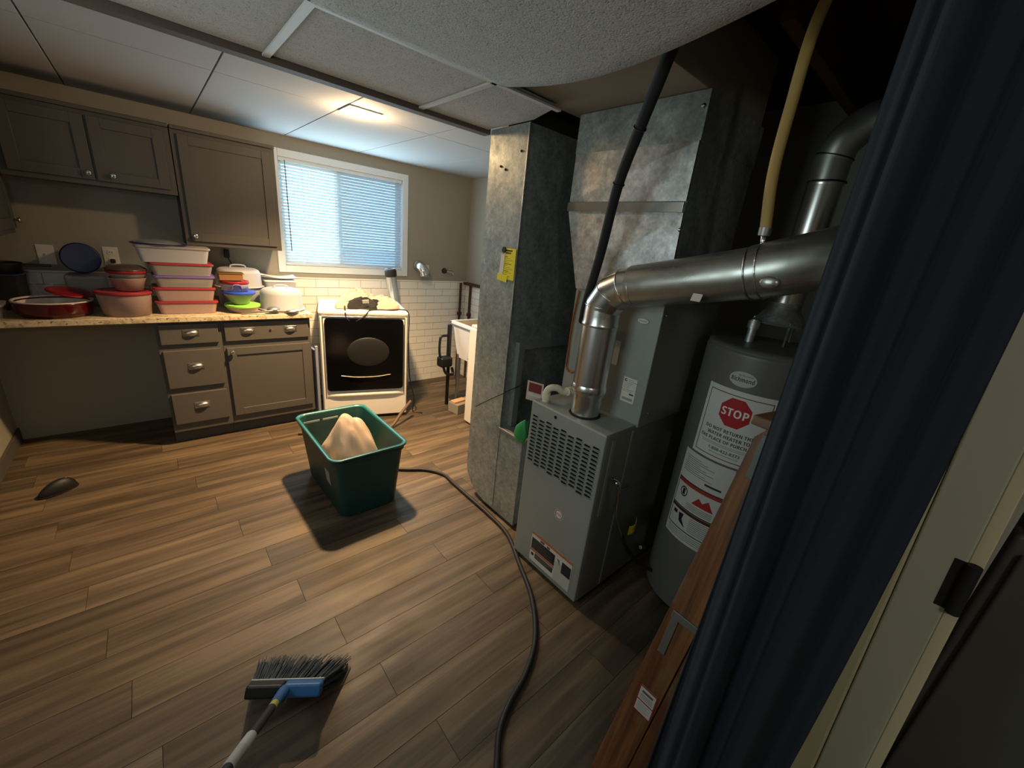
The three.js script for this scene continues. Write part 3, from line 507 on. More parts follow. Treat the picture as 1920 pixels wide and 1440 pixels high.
  // power cord hanging down the side
  const c0 = P(0.2, H + 0.006, -0.06), c1 = P(0.33, H + 0.006, -0.08), c2 = P(0.37, H - 0.02, -0.1), c3 = P(0.375, 0.7, -0.1), c4 = P(0.39, 0.35, -0.09), c5 = P(0.43, 0.12, -0.06), c6 = P(0.42, 0.008, -0.05);
  one('power_cord', 'thin black cord hanging down the right side of the dryer', 'cord', muv(tube([c0, c1, c2, c3, c4, c5, c6, P(0.5, 0.008, 0.0)], 0.005, 90, 8)), M.black);
  { const v = thing('vent_pipe', 'short steel vent pipe with a black mouth standing behind the dryer', 'pipe', [1.86, 0.001, -3.80]);
    v.rotation.z = 0.13; mesh('pipe', muv(lathe([[0.05, 0], [0.05, 1.2], [0.047, 1.2], [0.047, 0.01], [0.05, 0]], 30)), M.flueBright, v);
    mesh('mouth', lathe([[0.05, 1.2], [0.056, 1.21], [0.057, 1.255], [0.05, 1.275], [0.03, 1.28], [0.03, 1.25], [0.045, 1.22]], 26), M.rubber, v); v.position.x += 0.05; }
  // tucked next to the dryer
  { const s = thing('folded_stool', 'folded grey step stool wedged between cabinet and dryer', 'stool', [0.912, 0, -3.5], 0); mesh('panel', lim(0.0, 0.02, 0.02, 0.62, -0.2, 0.08, 0.006), std('#7c8294', 0.5), s); mesh('frame', merge([lim(0.001, 0.024, 0, 0.66, 0.08, 0.1, 0.006), lim(0.001, 0.024, 0, 0.66, -0.22, -0.2, 0.006)]), std('#9aa0b0', 0.4, 0.4), s); }
  one('drain_hose', 'brown corrugated hose behind the green tub beside the dryer', 'hose', muv(tube([at(770, 752, { y: 0.17 }), at(752, 775, { y: 0.1 }), at(733, 800, { y: 0.02 }), at(700, 812, { y: 0.016 }), at(560, 812, { y: 0.016 })], 0.014, 70, 10)), std('#5a4638', 0.6));
}
{ // wall fittings right of the window
  const t = thing('vent_hood', 'crumpled foil vent elbow sticking out of the wall beside the window', 'vent', [2.13, 1.295, ZB]);
  mesh('collar', lathe([[0.055, 0], [0.055, 0.03], [0.05, 0.03], [0.05, 0]], 28).rotateX(Math.PI / 2), M.flueBright, t);
  const g = muv(tube([[0, 0, 0.02], [0, -0.005, 0.07], [0.015, -0.04, 0.1], [0.03, -0.085, 0.105]], 0.052, 40, 24)); const p = g.attributes.position;
  for (let i = 0; i < p.count; i++) { const k = 1 + 0.1 * (fbm((p.getX(i) * 3 + 1) % 1, (p.getY(i) * 3 + p.getZ(i) * 4 + 2) % 1, 16, 16, 2, 5) - 0.5); p.setX(i, p.getX(i) * k); } g.computeVertexNormals(); mesh('foil_elbow', g, M.foil, t);
  mesh('inside', cyl(0.046, 0.046, 0.004, 24).translate(0.03, -0.082, 0.105), M.black, t);
  const s = thing('wall_tap', 'small brass and steel tap stub on the wall right of the outlet', 'tap', [2.455, 1.255, ZB]);
  mesh('pipe_stub', cyl(0.016, 0.016, 0.06, 16).rotateX(Math.PI / 2).translate(0, 0, 0.03), M.rust, s); mesh('flange', cyl(0.03, 0.03, 0.008, 20).rotateX(Math.PI / 2).translate(0, 0, 0.004), M.rust, s);
  mesh('spout', muv(tube([[0, 0, 0.055], [0.04, -0.005, 0.06], [0.075, -0.01, 0.06], [0.085, -0.035, 0.06]], 0.013, 24, 10)), M.nickel, s); mesh('valve_wheel', (() => { const g = new THREE.TorusGeometry(0.018, 0.005, 8, 20); g.rotateX(Math.PI / 2); g.translate(0.04, 0.025, 0.06); return g; })(), M.nickel, s);
  for (const [x, z, l] of [[2.665, -3.93, 'rusty supply pipe with a valve in the tiled corner'], [2.73, -3.83, 'second rusty supply pipe on the side wall by the corner']]) {
    const q = thing('supply_pipe', l, 'pipe', [x, 0.0, z], 0, 'rusty supply pipes'); mesh('pipe', cyl(0.014, 0.014, 1.13, 14).translate(0, 0.566, 0), M.rust, q); mesh('valve', merge([box(0.045, 0.04, 0.04, 0, 0.78, 0.0, 0.008)]), M.rust, q); mesh('valve_handle', muv(tube([[0, 0.78, 0.02], [-0.03, 0.785, 0.05], [-0.06, 0.79, 0.055]], 0.008, 10, 8)), M.rust, q);
  }
  const b = struct('trim_2', 'rust-brown ledge along the top of the side wall tiles', 'trim'); mesh('ledge', lim(X1 - 0.05, X1 - 0.0, TILE_TOP - 0.018, TILE_TOP + 0.012, ZB + 0.02, -2.8, 0.004), M.rust, b);
}
{ // laundry sink
  const t = thing('laundry_sink', 'white plastic laundry tub sink on metal legs', 'sink', [2.37, 0, -3.02]);
  const a = 0.27, b = 0.22, top = 0.86, bot = 0.5;
  const frus = (x1, z1, y1, x0, z0, y0) => { const g = new THREE.BufferGeometry(); const v = [[-x0, y0, -z0], [x0, y0, -z0], [x0, y0, z0], [-x0, y0, z0], [-x1, y1, -z1], [x1, y1, -z1], [x1, y1, z1], [-x1, y1, z1]]; const q = [[0, 4, 5, 1], [1, 5, 6, 2], [2, 6, 7, 3], [3, 7, 4, 0], [0, 1, 2, 3]]; const p = []; for (const [i, j, k, l] of q) for (const w of [i, j, k, i, k, l]) p.push(...v[w]); g.setAttribute('position', new THREE.Float32BufferAttribute(p, 3)); g.computeVertexNormals(); return muv(g); };
  mesh('basin', merge([frus(a - 0.02, b - 0.02, top - 0.02, a - 0.07, b - 0.05, bot)]), M.whitePlastic, t);
  const inn = frus(a - 0.035, b - 0.035, top, a - 0.085, b - 0.065, bot + 0.02); mesh('basin_inside', inn, M.sinkIn, t);
  mesh('rim', merge([lim(-a, a, top - 0.03, top + 0.004, b - 0.03, b, 0.008), lim(-a, a, top - 0.03, top + 0.004, -b, -b + 0.03, 0.008), lim(-a, -a + 0.03, top - 0.03, top + 0.004, -b, b, 0.008), lim(a - 0.03, a, top - 0.03, top + 0.004, -b, b, 0.008)]), M.whitePlastic, t);
  mesh('badge', (() => { const g = new THREE.CircleGeometry(0.02, 24); g.scale(1, 0.6, 1); g.rotateY(-Math.PI / 2); g.translate(-a + 0.052, 0.535, 0.05); return g; })(), std('#5a6fb0', 0.4, 0, { side: THREE.DoubleSide }), t);
  for (const [x, z] of [[-1, -1], [1, -1], [-1, 1], [1, 1]]) mesh('leg', lim(x * 0.19 - 0.015, x * 0.19 + 0.015, 0, bot + 0.06, z * 0.155 - 0.015, z * 0.155 + 0.015, 0.003), M.steel, t);
  const w = thing('washing_machine', 'white washing machine standing beside the duct', 'washer', [2.335, 0, -2.462]);
  mesh('cabinet', lim(-0.34, 0.34, 0.015, 0.9, -0.31, 0.31, 0.015), M.white, w); mesh('lid', lim(-0.33, 0.33, 0.9, 0.925, -0.3, 0.3, 0.01), M.white, w); mesh('console', lim(0.2, 0.34, 0.925, 1.05, -0.31, 0.31, 0.015), M.white, w);
  for (const [x, z] of [[-0.28, -0.26], [0.28, -0.26], [-0.28, 0.26], [0.28, 0.26]]) mesh('foot', cyl(0.02, 0.02, 0.016, 12).translate(x, 0.008, z), M.rubber, w);
  const k = thing('metal_stand', 'black metal frame with a loop handle hooked beside the laundry tub', 'frame', [2.07, 0, -3.2]);
  mesh('post', lim(-0.015, 0.02, 0.48, 0.83, -0.018, 0.018, 0.008), M.black, k); mesh('loop_handle', muv(tube([[-0.02, 0.72, 0], [-0.1, 0.72, 0.02], [-0.11, 0.7, 0.02], [-0.1, 0.52, 0.02], [-0.02, 0.5, 0]], 0.012, 40, 8)), M.black, k); mesh('motor_box', box(0.13, 0.1, 0.1, -0.05, 0.47, 0.02, 0.02), M.black, k); mesh('support_leg', muv(tube([[-0.08, 0.44, 0.04], [-0.05, 0.36, 0.05], [0.03, 0.34, 0.05], [0.035, 0.4, 0.02]], 0.014, 30, 8)), M.black, k); mesh('foot_rod', lim(-0.006, 0.018, 0, 0.42, -0.012, 0.012), M.black, k);
  const s = thing('concrete_block', 'grey block with a scrap of wood on the floor under the laundry tub', 'block', at(858, 772, { y: 0 }), 0.15); s.position.x += 0.07; s.position.z -= 0.02;
  mesh('block', box(0.3, 0.1, 0.14, 0.02, 0.05, 0, 0.006), M.brick, s); mesh('wood_scrap', box(0.15, 0.018, 0.07, -0.05, 0.109, -0.01, 0.004), M.blockWood, s);
}
// ================================================================ FLOOR THINGS
{
  const cx = 0.787, cz = -2.295, H = 0.42, a = 0.222, b = 0.345, ta = 0.168, tb = 0.305;
  const t = thing('storage_tub', 'dark teal plastic storage tub holding a cream blanket', 'tub', [cx, 0, cz], 0.02);
  const ring = (x, z, r, y, n = 8) => { const o = []; for (const [sx, sz, s0] of [[1, 1, 0], [-1, 1, 1], [-1, -1, 2], [1, -1, 3]]) for (let i = 0; i <= n; i++) { const q = (s0 + i / n) * Math.PI / 2; o.push(V(sx * (x - r) + r * Math.cos(q), y, sz * (z - r) + r * Math.sin(q))); } return o; };
  const loft = rings => { const p = [], idx = [], n = rings[0].length; rings.forEach(r => r.forEach(q => p.push(q.x, q.y, q.z))); for (let j = 0; j < rings.length - 1; j++) for (let i = 0; i < n; i++) { const i2 = (i + 1) % n; idx.push(j * n + i, (j + 1) * n + i, (j + 1) * n + i2, j * n + i, (j + 1) * n + i2, j * n + i2); } const g = new THREE.BufferGeometry(); g.setAttribute('position', new THREE.Float32BufferAttribute(p, 3)); g.setIndex(idx); const h = g.toNonIndexed(); h.computeVertexNormals(); g.computeVertexNormals(); return muv(g); };
  const L = (y, d = 0) => ring(ta + (a - 0.012 - ta) * y / H - d, tb + (b - 0.012 - tb) * y / H - d, 0.05, y);
  mesh('tub_body', loft([ring(0.01, 0.01, 0.005, 0.002), ring(ta - 0.012, tb - 0.012, 0.045, 0.002), L(0.014), L(0.1), L(0.3), L(0.372), ring(a - 0.006, b - 0.006, 0.055, 0.38), ring(a - 0.006, b - 0.006, 0.055, H - 0.01), L(H - 0.008, 0.004), L(0.3, 0.005), L(0.02, 0.006), ring(0.01, 0.01, 0.005, 0.012)]), M.bin, t);
  mesh('rim', loft([ring(a - 0.016, b - 0.016, 0.05, H - 0.012), ring(a + 0.004, b + 0.004, 0.06, H - 0.014), ring(a + 0.008, b + 0.008, 0.062, H - 0.004), ring(a + 0.004, b + 0.004, 0.06, H + 0.002), ring(a - 0.012, b - 0.012, 0.05, H), ring(a - 0.016, b - 0.016, 0.05, H - 0.012)]), M.binRim, t);
  mesh('label_patch', box(0.002, 0.09, 0.07, 0, 0, 0, 0.0005), std('#8f9488', 0.7), t, [-0.1925, 0.23, 0.16], [0, 0, 0.1]);
  for (const x of [-0.13, -0.01]) mesh('tape', box(0.1, 0.012, 0.002, x, H - 0.05, -b + 0.032), M.binTape, t);
  const drape = sheet((u, v) => { // blanket thrown over a lump: soft peak, a side lobe and a few slack dents
    const an = u * Math.PI * 2, r = v, c = Math.cos(an), sn = Math.sin(an), q = Math.pow(r, 0.9);
    const n1 = fbm(c * q * 0.3 + 0.5, sn * q * 0.3 + 0.5, 5, 5, 2, 201) - 0.5, n2 = Math.abs(fbm(c * q * 0.3 + 0.5, sn * q * 0.3 + 0.5, 7, 7, 2, 207) - 0.5);
    const lobe = 0.05 * Math.exp(-Math.pow((c * q - 0.75) / 0.3, 2) - Math.pow((sn * q + 0.1) / 0.35, 2));
    const y = 0.31 * (1 - Math.pow(r, 1.45)) + 0.17 * n1 * Math.sqrt(r) - 0.2 * n2 * Math.sqrt(r) * (1 - r * 0.5) + lobe;
    return V(c * 0.162 * q, Math.max(y, 0.004), sn * 0.21 * q - 0.04 * (1 - r));
  }, 140, 60, 0.006);
  one('blanket', 'cream blanket bundled in the teal storage tub', 'blanket', drape, M.cloth, [cx - 0.005, 0.205, cz + 0.02], [0, 0.4, 0]);
  { const g = sheet((u, v) => { const an = u * Math.PI * 2, r = v; const R = 1 + 0.14 * Math.sin(3 * an + 1) + 0.07 * Math.sin(7 * an); return V(Math.cos(an) * 0.15 * R * Math.pow(r, 0.8), 0.19 * (1 - r * r) + 0.014 * Math.sin(an * 5 + 6 * r) * r + 0.004, Math.sin(an) * 0.29 * R * Math.pow(r, 0.8)); }, 80, 24, 0.005);
    one('laundry', 'dusky pink clothes under the cream blanket in the tub', 'clothes', g, M.cloth2, [cx, 0.016, cz], [0, 0, 0]); }
}
{ // broom: bristle tips on the floor, handle rising towards the camera
  const T = at(566, 1250, { y: 0.004 });
  let P1; for (let y = 0.15; y < 1.2; y += 0.005) { P1 = at(425, 1445, { y }); if (Math.atan2(y, Math.hypot(P1.x - T.x, P1.z - T.z)) > 37 * D2R) break; }
  const dir = P1.clone().sub(T).normalize();
  const y0 = 0.2 * dir.y, A = at(472, 1276, { y: y0 }), B = at(604, 1278, { y: y0 }), L = A.distanceTo(B);
  const bx = B.clone().sub(A); bx.addScaledVector(dir, -bx.dot(dir)).normalize(); const bzv = bx.clone().cross(dir);
  const t = thing('broom', 'blue and black push broom with a taped handle on the floor', 'broom', [T.x, 0, T.z]);
  const head = new THREE.Group(); head.name = 'head'; t.add(head);
  head.quaternion.setFromRotationMatrix(new THREE.Matrix4().makeBasis(bx, dir, bzv));
  head.position.set(dir.x * 0.2, 0.006 + dir.y * 0.2, dir.z * 0.2);
  // in head space: handle along +y, bristles along -y
  mesh('block', merge([lim(-L / 2, -0.005, -0.02, 0.028, -0.02, 0.02, 0.008)]), M.black, head);
  mesh('block_cap', lim(-0.004, L / 2, -0.018, 0.026, -0.021, 0.021, 0.01), M.broomBlue, head);
  mesh('edge_strip', lim(-L / 2, L / 2, -0.022, -0.014, -0.023, -0.014, 0.002), M.steel, head);
  const bl = []; const rg = rnd;
  for (let i = 0; i < 700; i++) {
    const u = rnd(), z0 = rr(-0.016, 0.016), x = -L / 2 + 0.006 + u * (L - 0.012), len = 0.172 + 0.012 * u + rr(-0.01, 0.01), sp = (u - 0.35) * 0.10 + rr(-0.012, 0.012);
    const g = cyl(0.002, 0.0014, len, 4, true); g.translate(0, -len / 2, 0); const q = new THREE.Quaternion().setFromUnitVectors(V(0, -1, 0), V(sp, -len, z0 * 1.4 + rr(-0.008, 0.008)).normalize()); g.applyQuaternion(q); g.translate(x, -0.016, z0); bl.push(g);
  }
  const br = mesh('bristles', merge(bl), M.bristle, head); br.userData.kind = 'stuff';
  mesh('socket', muv(cyl(0.014, 0.018, 0.09, 16).translate(-0.0, 0.065, 0)), M.broomBlue, head);
  const hd = [[0.09, 0.14, '#a8a84a'], [0.14, 0.30, '#2e2622'], [0.30, 0.36, '#b9b4ac'], [0.36, 0.44, '#a8a29a'], [0.44, 1.15, '#1c1a19']];
  hd.forEach(([y0, y1, c], i) => mesh(i === 0 ? 'collar' : i === 2 || i === 3 ? 'tape' : 'handle', muv(cyl(i === 2 || i === 3 ? 0.0145 : 0.0125, i === 2 || i === 3 ? 0.0145 : 0.0125, y1 - y0, 14).translate(0, (y0 + y1) / 2, 0)), std(c, 0.6), head));
}
{ // dark slipper
  const t = thing('slipper', 'small dark slipper alone on the open floor before the counter', 'slipper', at(110, 922, { y: 0 }), 0.55);
  const sh = new THREE.SphereGeometry(1, 28, 18); const p = sh.attributes.position;
  for (let i = 0; i < p.count; i++) { const x = p.getX(i), y = p.getY(i), z = p.getZ(i); p.setXYZ(i, x * 0.085, Math.max(0, y) * (0.068 + 0.016 * x) + 0.006, z * (0.038 + 0.006 * x)); } sh.computeVertexNormals();
  mesh('upper', sh, std('#070606', 0.55), t); mesh('sole', (() => { const g = cyl(1, 1, 0.008, 30); g.scale(0.09, 1, 0.041); g.translate(0, 0.0045, 0); return g; })(), M.rubber, t);
  mesh('buckle', new THREE.SphereGeometry(0.005, 10, 8).translate(0.045, 0.071, 0.0), M.chrome, t);
}
{ // black hose along the floor
  const pts = [[715, 876], [757, 880], [800, 881], [845, 886], [880, 893], [905, 915], [930, 958], [950, 1000], [975, 1060], [994, 1110], [1003, 1160], [1002, 1210], [985, 1265], [955, 1320], [937, 1370], [932, 1430], [930, 1500]].map(([x, y]) => at(x, y, { y: 0.013 }));
  pts.forEach((p, i) => { if (i >= 3 && i <= 8) p.x = Math.min(p.x, 1.36); });
  one('floor_hose', 'black hose snaking over the floor past the furnace', 'hose', muv(tube(pts, 0.0115, 200, 10)), M.rubber);
}
// ================================================================ UTILITY CLOSET
const FX = 1.29, FZ0 = -1.24, FZ1 = -0.80, FH = 0.91;
{ // return duct
  const t = thing('return_duct', 'tall galvanized return air duct with a boot beside the furnace', 'duct', [1.4, 0, -1.725]);
  const Z = z => z + 1.725;
  const prof = [[-1.87, 2.139], [-1.58, 2.139], [-1.58, 0.59], [-1.38, 0.59], [-1.38, 0.03], [-1.66, 0.03], [-1.74, 0.045], [-1.81, 0.085], [-1.86, 0.15], [-1.87, 0.2]];
  const g = extrude(prof.map(([z, y]) => [-Z(z), y]), 0.55).rotateY(Math.PI / 2); // shape x = -z
  mesh('duct_shell', muv(g), M.galvDull, t);
  mesh('boot_sleeve', lim(0.05, 0.55, 0.04, 0.57, Z(-1.38), Z(-1.245)), M.galv, t);
  mesh('boot_flange', lim(-0.006, 0.02, 0.585, 0.597, Z(-1.585), Z(-1.375), 0.001), M.galv, t);
  mesh('seam', lim(-0.003, 0.003, 0.05, 2.139, Z(-1.583), Z(-1.576)), M.galv, t);
  mesh('filter_frame', merge([lim(0.06, 0.1, 0.595, 1.06, Z(-1.58), Z(-1.55)), lim(0.06, 0.46, 1.0605, 1.10, Z(-1.58), Z(-1.55))]), M.furnace, t);
  for (const p of [[939, 312], [948, 318], [978, 283]]) { const q = at(p[0], p[1], { x: 1.398 }); mesh('screw', new THREE.SphereGeometry(0.006, 8, 6), M.rust, t, [q.x - 1.4, q.y, q.z + 1.725]); }
  mesh('support_foot', lim(0.08, 0.5, 0, 0.032, Z(-1.7), Z(-1.42)), M.rust, t);
  const q0 = at(942, 464, { x: 1.4 }), q1 = at(966, 527, { x: 1.4 });
  const tg = thing('service_tag', 'yellow printed service tag on the galvanized duct', 'tag', [1.3935, q1.y, (q0.z + q1.z) / 2]);
  const tt = print(160, 384, (c, w, h) => { c.fillStyle = '#e8d41e'; c.fillRect(0, 0, w, h); c.fillStyle = '#4a4416'; c.fillRect(14, 20, 96, 20); c.fillRect(14, 50, 80, 18); for (let i = 0; i < 12; i++) { c.fillRect(12, 100 + i * 22, 40 + ((i * 37) % 90), i % 4 ? 4 : 8); } });
  const hgt = q0.y - q1.y, wd = 0.088;
  mesh('card', (() => { const b = new THREE.BoxGeometry(wd, hgt, 0.0015); b.rotateY(-Math.PI / 2); b.translate(0, hgt / 2, 0.012); return b; })(), printed(tt), tg);
  mesh('slip', (() => { const b = new THREE.BoxGeometry(0.03, hgt * 0.7, 0.0015); b.rotateY(-Math.PI / 2); b.rotateX(0.06); b.translate(-0.002, hgt * 0.45, -0.045); return b; })(), M.paper, tg);
  mesh('fold', box(0.003, 0.035, 0.08, -0.002, 0.002, -0.035, 0.001), M.yellow, tg, [0, 0, 0], [0.1, 0, 0]);
  mesh('magnet', cyl(0.015, 0.015, 0.006, 20).rotateZ(Math.PI / 2).translate(-0.004, hgt - 0.01, -0.035), M.black, tg);
  const w0 = at(892, 762, { x: 1.37 }), w1 = at(984, 719, { x: 1.5 });
  one('thin_rod', 'thin black rod poking out across the duct boot', 'rod', muv(tube([w0, at(940, 740, { x: 1.40 }).add(V(-0.02, 0, 0)), w1], 0.0028, 20, 6)), M.black);
}
{ // furnace
  const t = thing('furnace', 'grey gas furnace with a louvred front and a taller rear cabinet', 'furnace', [FX, 0, (FZ0 + FZ1) / 2]);
  const zc = (FZ0 + FZ1) / 2, hw = (FZ1 - FZ0) / 2;
  mesh('lower_cabinet', lim(0.02, 0.76, 0.02, FH - 0.004, -hw, hw, 0.003), M.furnace, t);
  mesh('front_panel', lim(0, 0.024, 0.025, FH, -hw, hw, 0.006), M.furnaceLight, t);
  mesh('top_cover', lim(0.004, 0.23, FH - 0.006, FH + 0.002, -hw + 0.002, hw - 0.002, 0.002), M.furnaceLight, t);
  mesh('upper_cabinet', lim(0.215, 0.74, FH - 0.01, 1.44, -hw - 0.012, hw + 0.008, 0.004), M.furnaceLight, t);
  mesh('base_frame', lim(0.03, 0.75, 0, 0.022, -hw + 0.01, hw - 0.01), M.blackMatte, t);
  mesh('side_flange', merge([lim(0.19, 0.2, 0.03, FH - 0.02, hw, hw + 0.006), lim(0.05, 0.07, 0.5, FH - 0.03, hw, hw + 0.004)]), M.furnaceLight, t);
  // louvres: raised hoods in eight columns
  const lv = (() => { const s = sheet((u, v) => { const b = Math.sin(Math.PI * u); return V(-0.011 * Math.cos(Math.PI * v * 0.5) * Math.pow(b, 0.5), 0.004 - 0.0095 * v, (u - 0.5) * 0.04); }, 8, 3, 0.0012); return s; })();
  const slot = lim(-0.0006, 0.002, 0.001, 0.0082, -0.0155, 0.0155);
  for (let c = 0; c < 9; c++) for (let r = 0; r < 13; r++) {
    const z = -hw + 0.036 + c * 0.0458, y = 0.835 - r * 0.0195 - (c % 2 ? 0.0098 : 0);
    const l = mesh('louver', lv, M.furnaceLight, t, [-0.0005, y, z]); mesh('slot', slot, M.black, l);
  }
  mesh('lamp_hole', cyl(0.008, 0.008, 0.003, 14).rotateZ(Math.PI / 2).translate(-0.0003, 0.883, -0.06), M.black, t);
  const lg = print(128, 128, (c, w, h) => { c.fillStyle = '#cfcbc2'; c.fillRect(0, 0, w, h); c.fillStyle = '#8e3a34'; c.beginPath(); c.arc(64, 64, 56, 0, 7); c.fill(); c.fillStyle = '#e2ddd4'; c.beginPath(); c.arc(64, 64, 47, 0, 7); c.fill(); c.fillStyle = '#8e3a34'; for (let i = 0; i < 5; i++) { c.fillRect(24 + i * 17, 48, 6, 32); c.fillRect(24 + i * 17, i % 2 ? 48 : 74, 13, 6); } });
  const lp = at(1048, 965, { x: FX });
  mesh('badge', (() => { const g = new THREE.CircleGeometry(0.027, 32); g.rotateY(-Math.PI / 2); return g; })(), printed(lg), t, [-0.0012, lp.y, lp.z - zc]);
  const wl = print(384, 256, (c, w, h) => {
    c.fillStyle = '#d3cfc4'; c.fillRect(0, 0, w, h); c.fillStyle = '#b8694a'; c.fillRect(0, 0, w, 22); c.fillStyle = '#cfcabd'; c.fillRect(0, 22, w, 26);
    c.fillStyle = '#54483f'; c.fillRect(86, 26, 40, 18); c.fillRect(150, 30, 30, 16); c.fillStyle = '#1f2123'; c.fillRect(6, 50, 228, 96); c.fillStyle = '#565a5c'; for (let i = 0; i < 6; i++) c.fillRect(14, 60 + i * 14, 120 + (i * 53) % 90, 5);
    c.fillStyle = '#b8694a'; c.fillRect(0, 148, 236, 20); c.fillStyle = '#3c413e'; c.fillRect(50, 172, 180, 46); c.fillStyle = '#7b807a'; for (let i = 0; i < 3; i++) c.fillRect(58, 180 + i * 12, 150 - i * 20, 4);
    c.fillStyle = '#2d2d2d'; c.beginPath(); c.arc(26, 196, 14, 0, 7); c.fill(); c.fillStyle = '#b7b9ac'; c.fillRect(238, 90, 146, 166); c.fillStyle = '#23252c'; c.fillRect(300, 54, 80, 96); c.fillStyle = '#6b6a5a'; c.beginPath(); c.moveTo(250, 60); c.lineTo(284, 110); c.lineTo(276, 60); c.fill();
  });
  { const a = at(997, 1012, { x: FX }), b = at(1064, 1112, { x: FX }); const W = Math.abs(a.z - b.z), Hh = 0.175; mesh('warning_label', (() => { const g = new THREE.BoxGeometry(W, Hh, 0.001); g.rotateY(-Math.PI / 2); return g; })(), printed(wl), t, [-0.001, b.y + Hh / 2 + 0.005, (a.z + b.z) / 2 - zc]); }
  const ov = print(128, 64, (c, w, h) => { c.fillStyle = '#aab0a8'; c.fillRect(0, 0, w, h); c.fillStyle = '#7c827c'; c.beginPath(); c.ellipse(64, 32, 62, 30, 0, 0, 7); c.fill(); c.fillStyle = '#d0d2cc'; c.beginPath(); c.ellipse(64, 32, 54, 24, 0, 0, 7); c.fill(); c.fillStyle = '#777c78'; for (let i = 0; i < 7; i++) c.fillRect(26 + i * 11, 26 + (i % 2) * 3, 7, 12); });
  const op = at(1206, 602, { x: FX + 0.215 });
  mesh('badge', (() => { const g = new THREE.CircleGeometry(0.5, 32); g.scale(0.06, 0.028, 1); g.rotateY(-Math.PI / 2); return g; })(), printed(ov), t, [0.2138, op.y, op.z - zc]);
  const rp = print(128, 224, (c, w, h) => { c.fillStyle = '#d9d4c6'; c.fillRect(0, 0, w, h); c.fillStyle = '#4a4a48'; c.beginPath(); c.arc(24, 26, 14, 0, 7); c.fill(); c.fillStyle = '#d9d4c6'; c.beginPath(); c.arc(28, 24, 7, 0, 7); c.fill(); c.fillStyle = '#8b887e'; for (let i = 0; i < 8; i++) c.fillRect(i < 2 ? 46 : 10, 18 + i * 15, 50 + (i * 41) % 50, 4); c.fillStyle = '#222'; c.fillRect(74, 140, 42, 12); c.fillStyle = '#555'; for (let i = 0; i < 28; i++) c.fillRect(14 + i * 3.6, 182, 1 + (i * 7) % 3, 24); });
  { const a = at(1164, 706, { x: FX + 0.215 }), b = at(1194, 758, { x: FX + 0.215 }); mesh('rating_sticker', (() => { const g = new THREE.BoxGeometry(0.068, 0.112, 0.001); g.rotateY(-Math.PI / 2); return g; })(), printed(rp), t, [0.2142, (a.y + b.y) / 2, (a.z + b.z) / 2 - zc]); }
  { const a = at(1157, 662, { x: FX + 0.215 }); mesh('rating_sticker', box(0.001, 0.11, 0.03), M.paper, t, [0.2142, a.y, a.z - zc - 0.005]); }
  for (const p of [[1250, 592], [1214, 775]]) { const q = at(p[0], p[1], { z: FZ1 + 0.009 }); mesh('screw', new THREE.SphereGeometry(0.006, 8, 6), M.nickel, t, [q.x - FX, q.y, q.z - zc]); }
}
{ // supply plenum above the furnace, with cross-broken front sheets, and the trunk over the ceiling panels
  const t = thing('supply_plenum', 'galvanized supply plenum with creased sheet metal front', 'plenum', [1.5, 1.44, -1.08]);
  const ZL = -1.364 + 1.08, ZR2 = -0.80 + 1.08, BL = -1.252 + 1.08, BR = -0.792 + 1.08;
  const quad = (a, b, c, d, out) => { const m = a.clone().add(b).add(c).add(d).multiplyScalar(0.25); m.x += out; const p = []; for (const [u, v] of [[a, b], [b, c], [c, d], [d, a]]) p.push(u.x, u.y, u.z, v.x, v.y, v.z, m.x, m.y, m.z); const g = new THREE.BufferGeometry(); g.setAttribute('position', new THREE.Float32BufferAttribute(p, 3)); g.computeVertexNormals(); return muv(g); };
  mesh('body', merge([lim(0.012, 0.5, 0.34, 0.72, ZL, ZR2), (() => { const g = extrude([[-BR, 0], [-BL, 0], [-ZL, 0.345], [-ZR2, 0.345]], 0.486).rotateY(Math.PI / 2).translate(0.012, 0, 0); return muv(g); })()]), M.galvDull, t);
  mesh('lower_sheet', quad(V(0, 0.0, BR), V(0, 0.0, BL), V(0, 0.335, ZL), V(0, 0.335, ZR2), -0.012), M.galv, t);
  mesh('upper_sheet', quad(V(0, 0.375, ZR2), V(0, 0.375, ZL), V(0, 0.57, ZL), V(0, 0.57, ZR2), -0.008), M.galv, t);
  mesh('seam', lim(-0.012, 0.012, 0.335, 0.372, ZL, ZR2, 0.002), M.flueBright, t);
  mesh('top_collar', lim(0.0, 0.5, 0.57, 0.722, ZL - 0.004, ZR2 + 0.004), M.galvDull, t);
  for (const p of [[1320, 198], [1275, 431]]) { const q = at(p[0], p[1], { z: -0.79 }); mesh('screw', new THREE.SphereGeometry(0.008, 8, 6), M.nickel, t, [q.x - 1.5, q.y - 1.44, q.z + 1.08]); }
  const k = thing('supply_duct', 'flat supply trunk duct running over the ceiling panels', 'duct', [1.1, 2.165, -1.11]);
  mesh('trunk_shell', lim(-0.9, 0.9, 0, 0.24, -0.3, 0.3, 0.003), std('#9a8c7a', 0.75, 0.35), k);  // brown floor reflection put into the colour of the galvanized shell
}
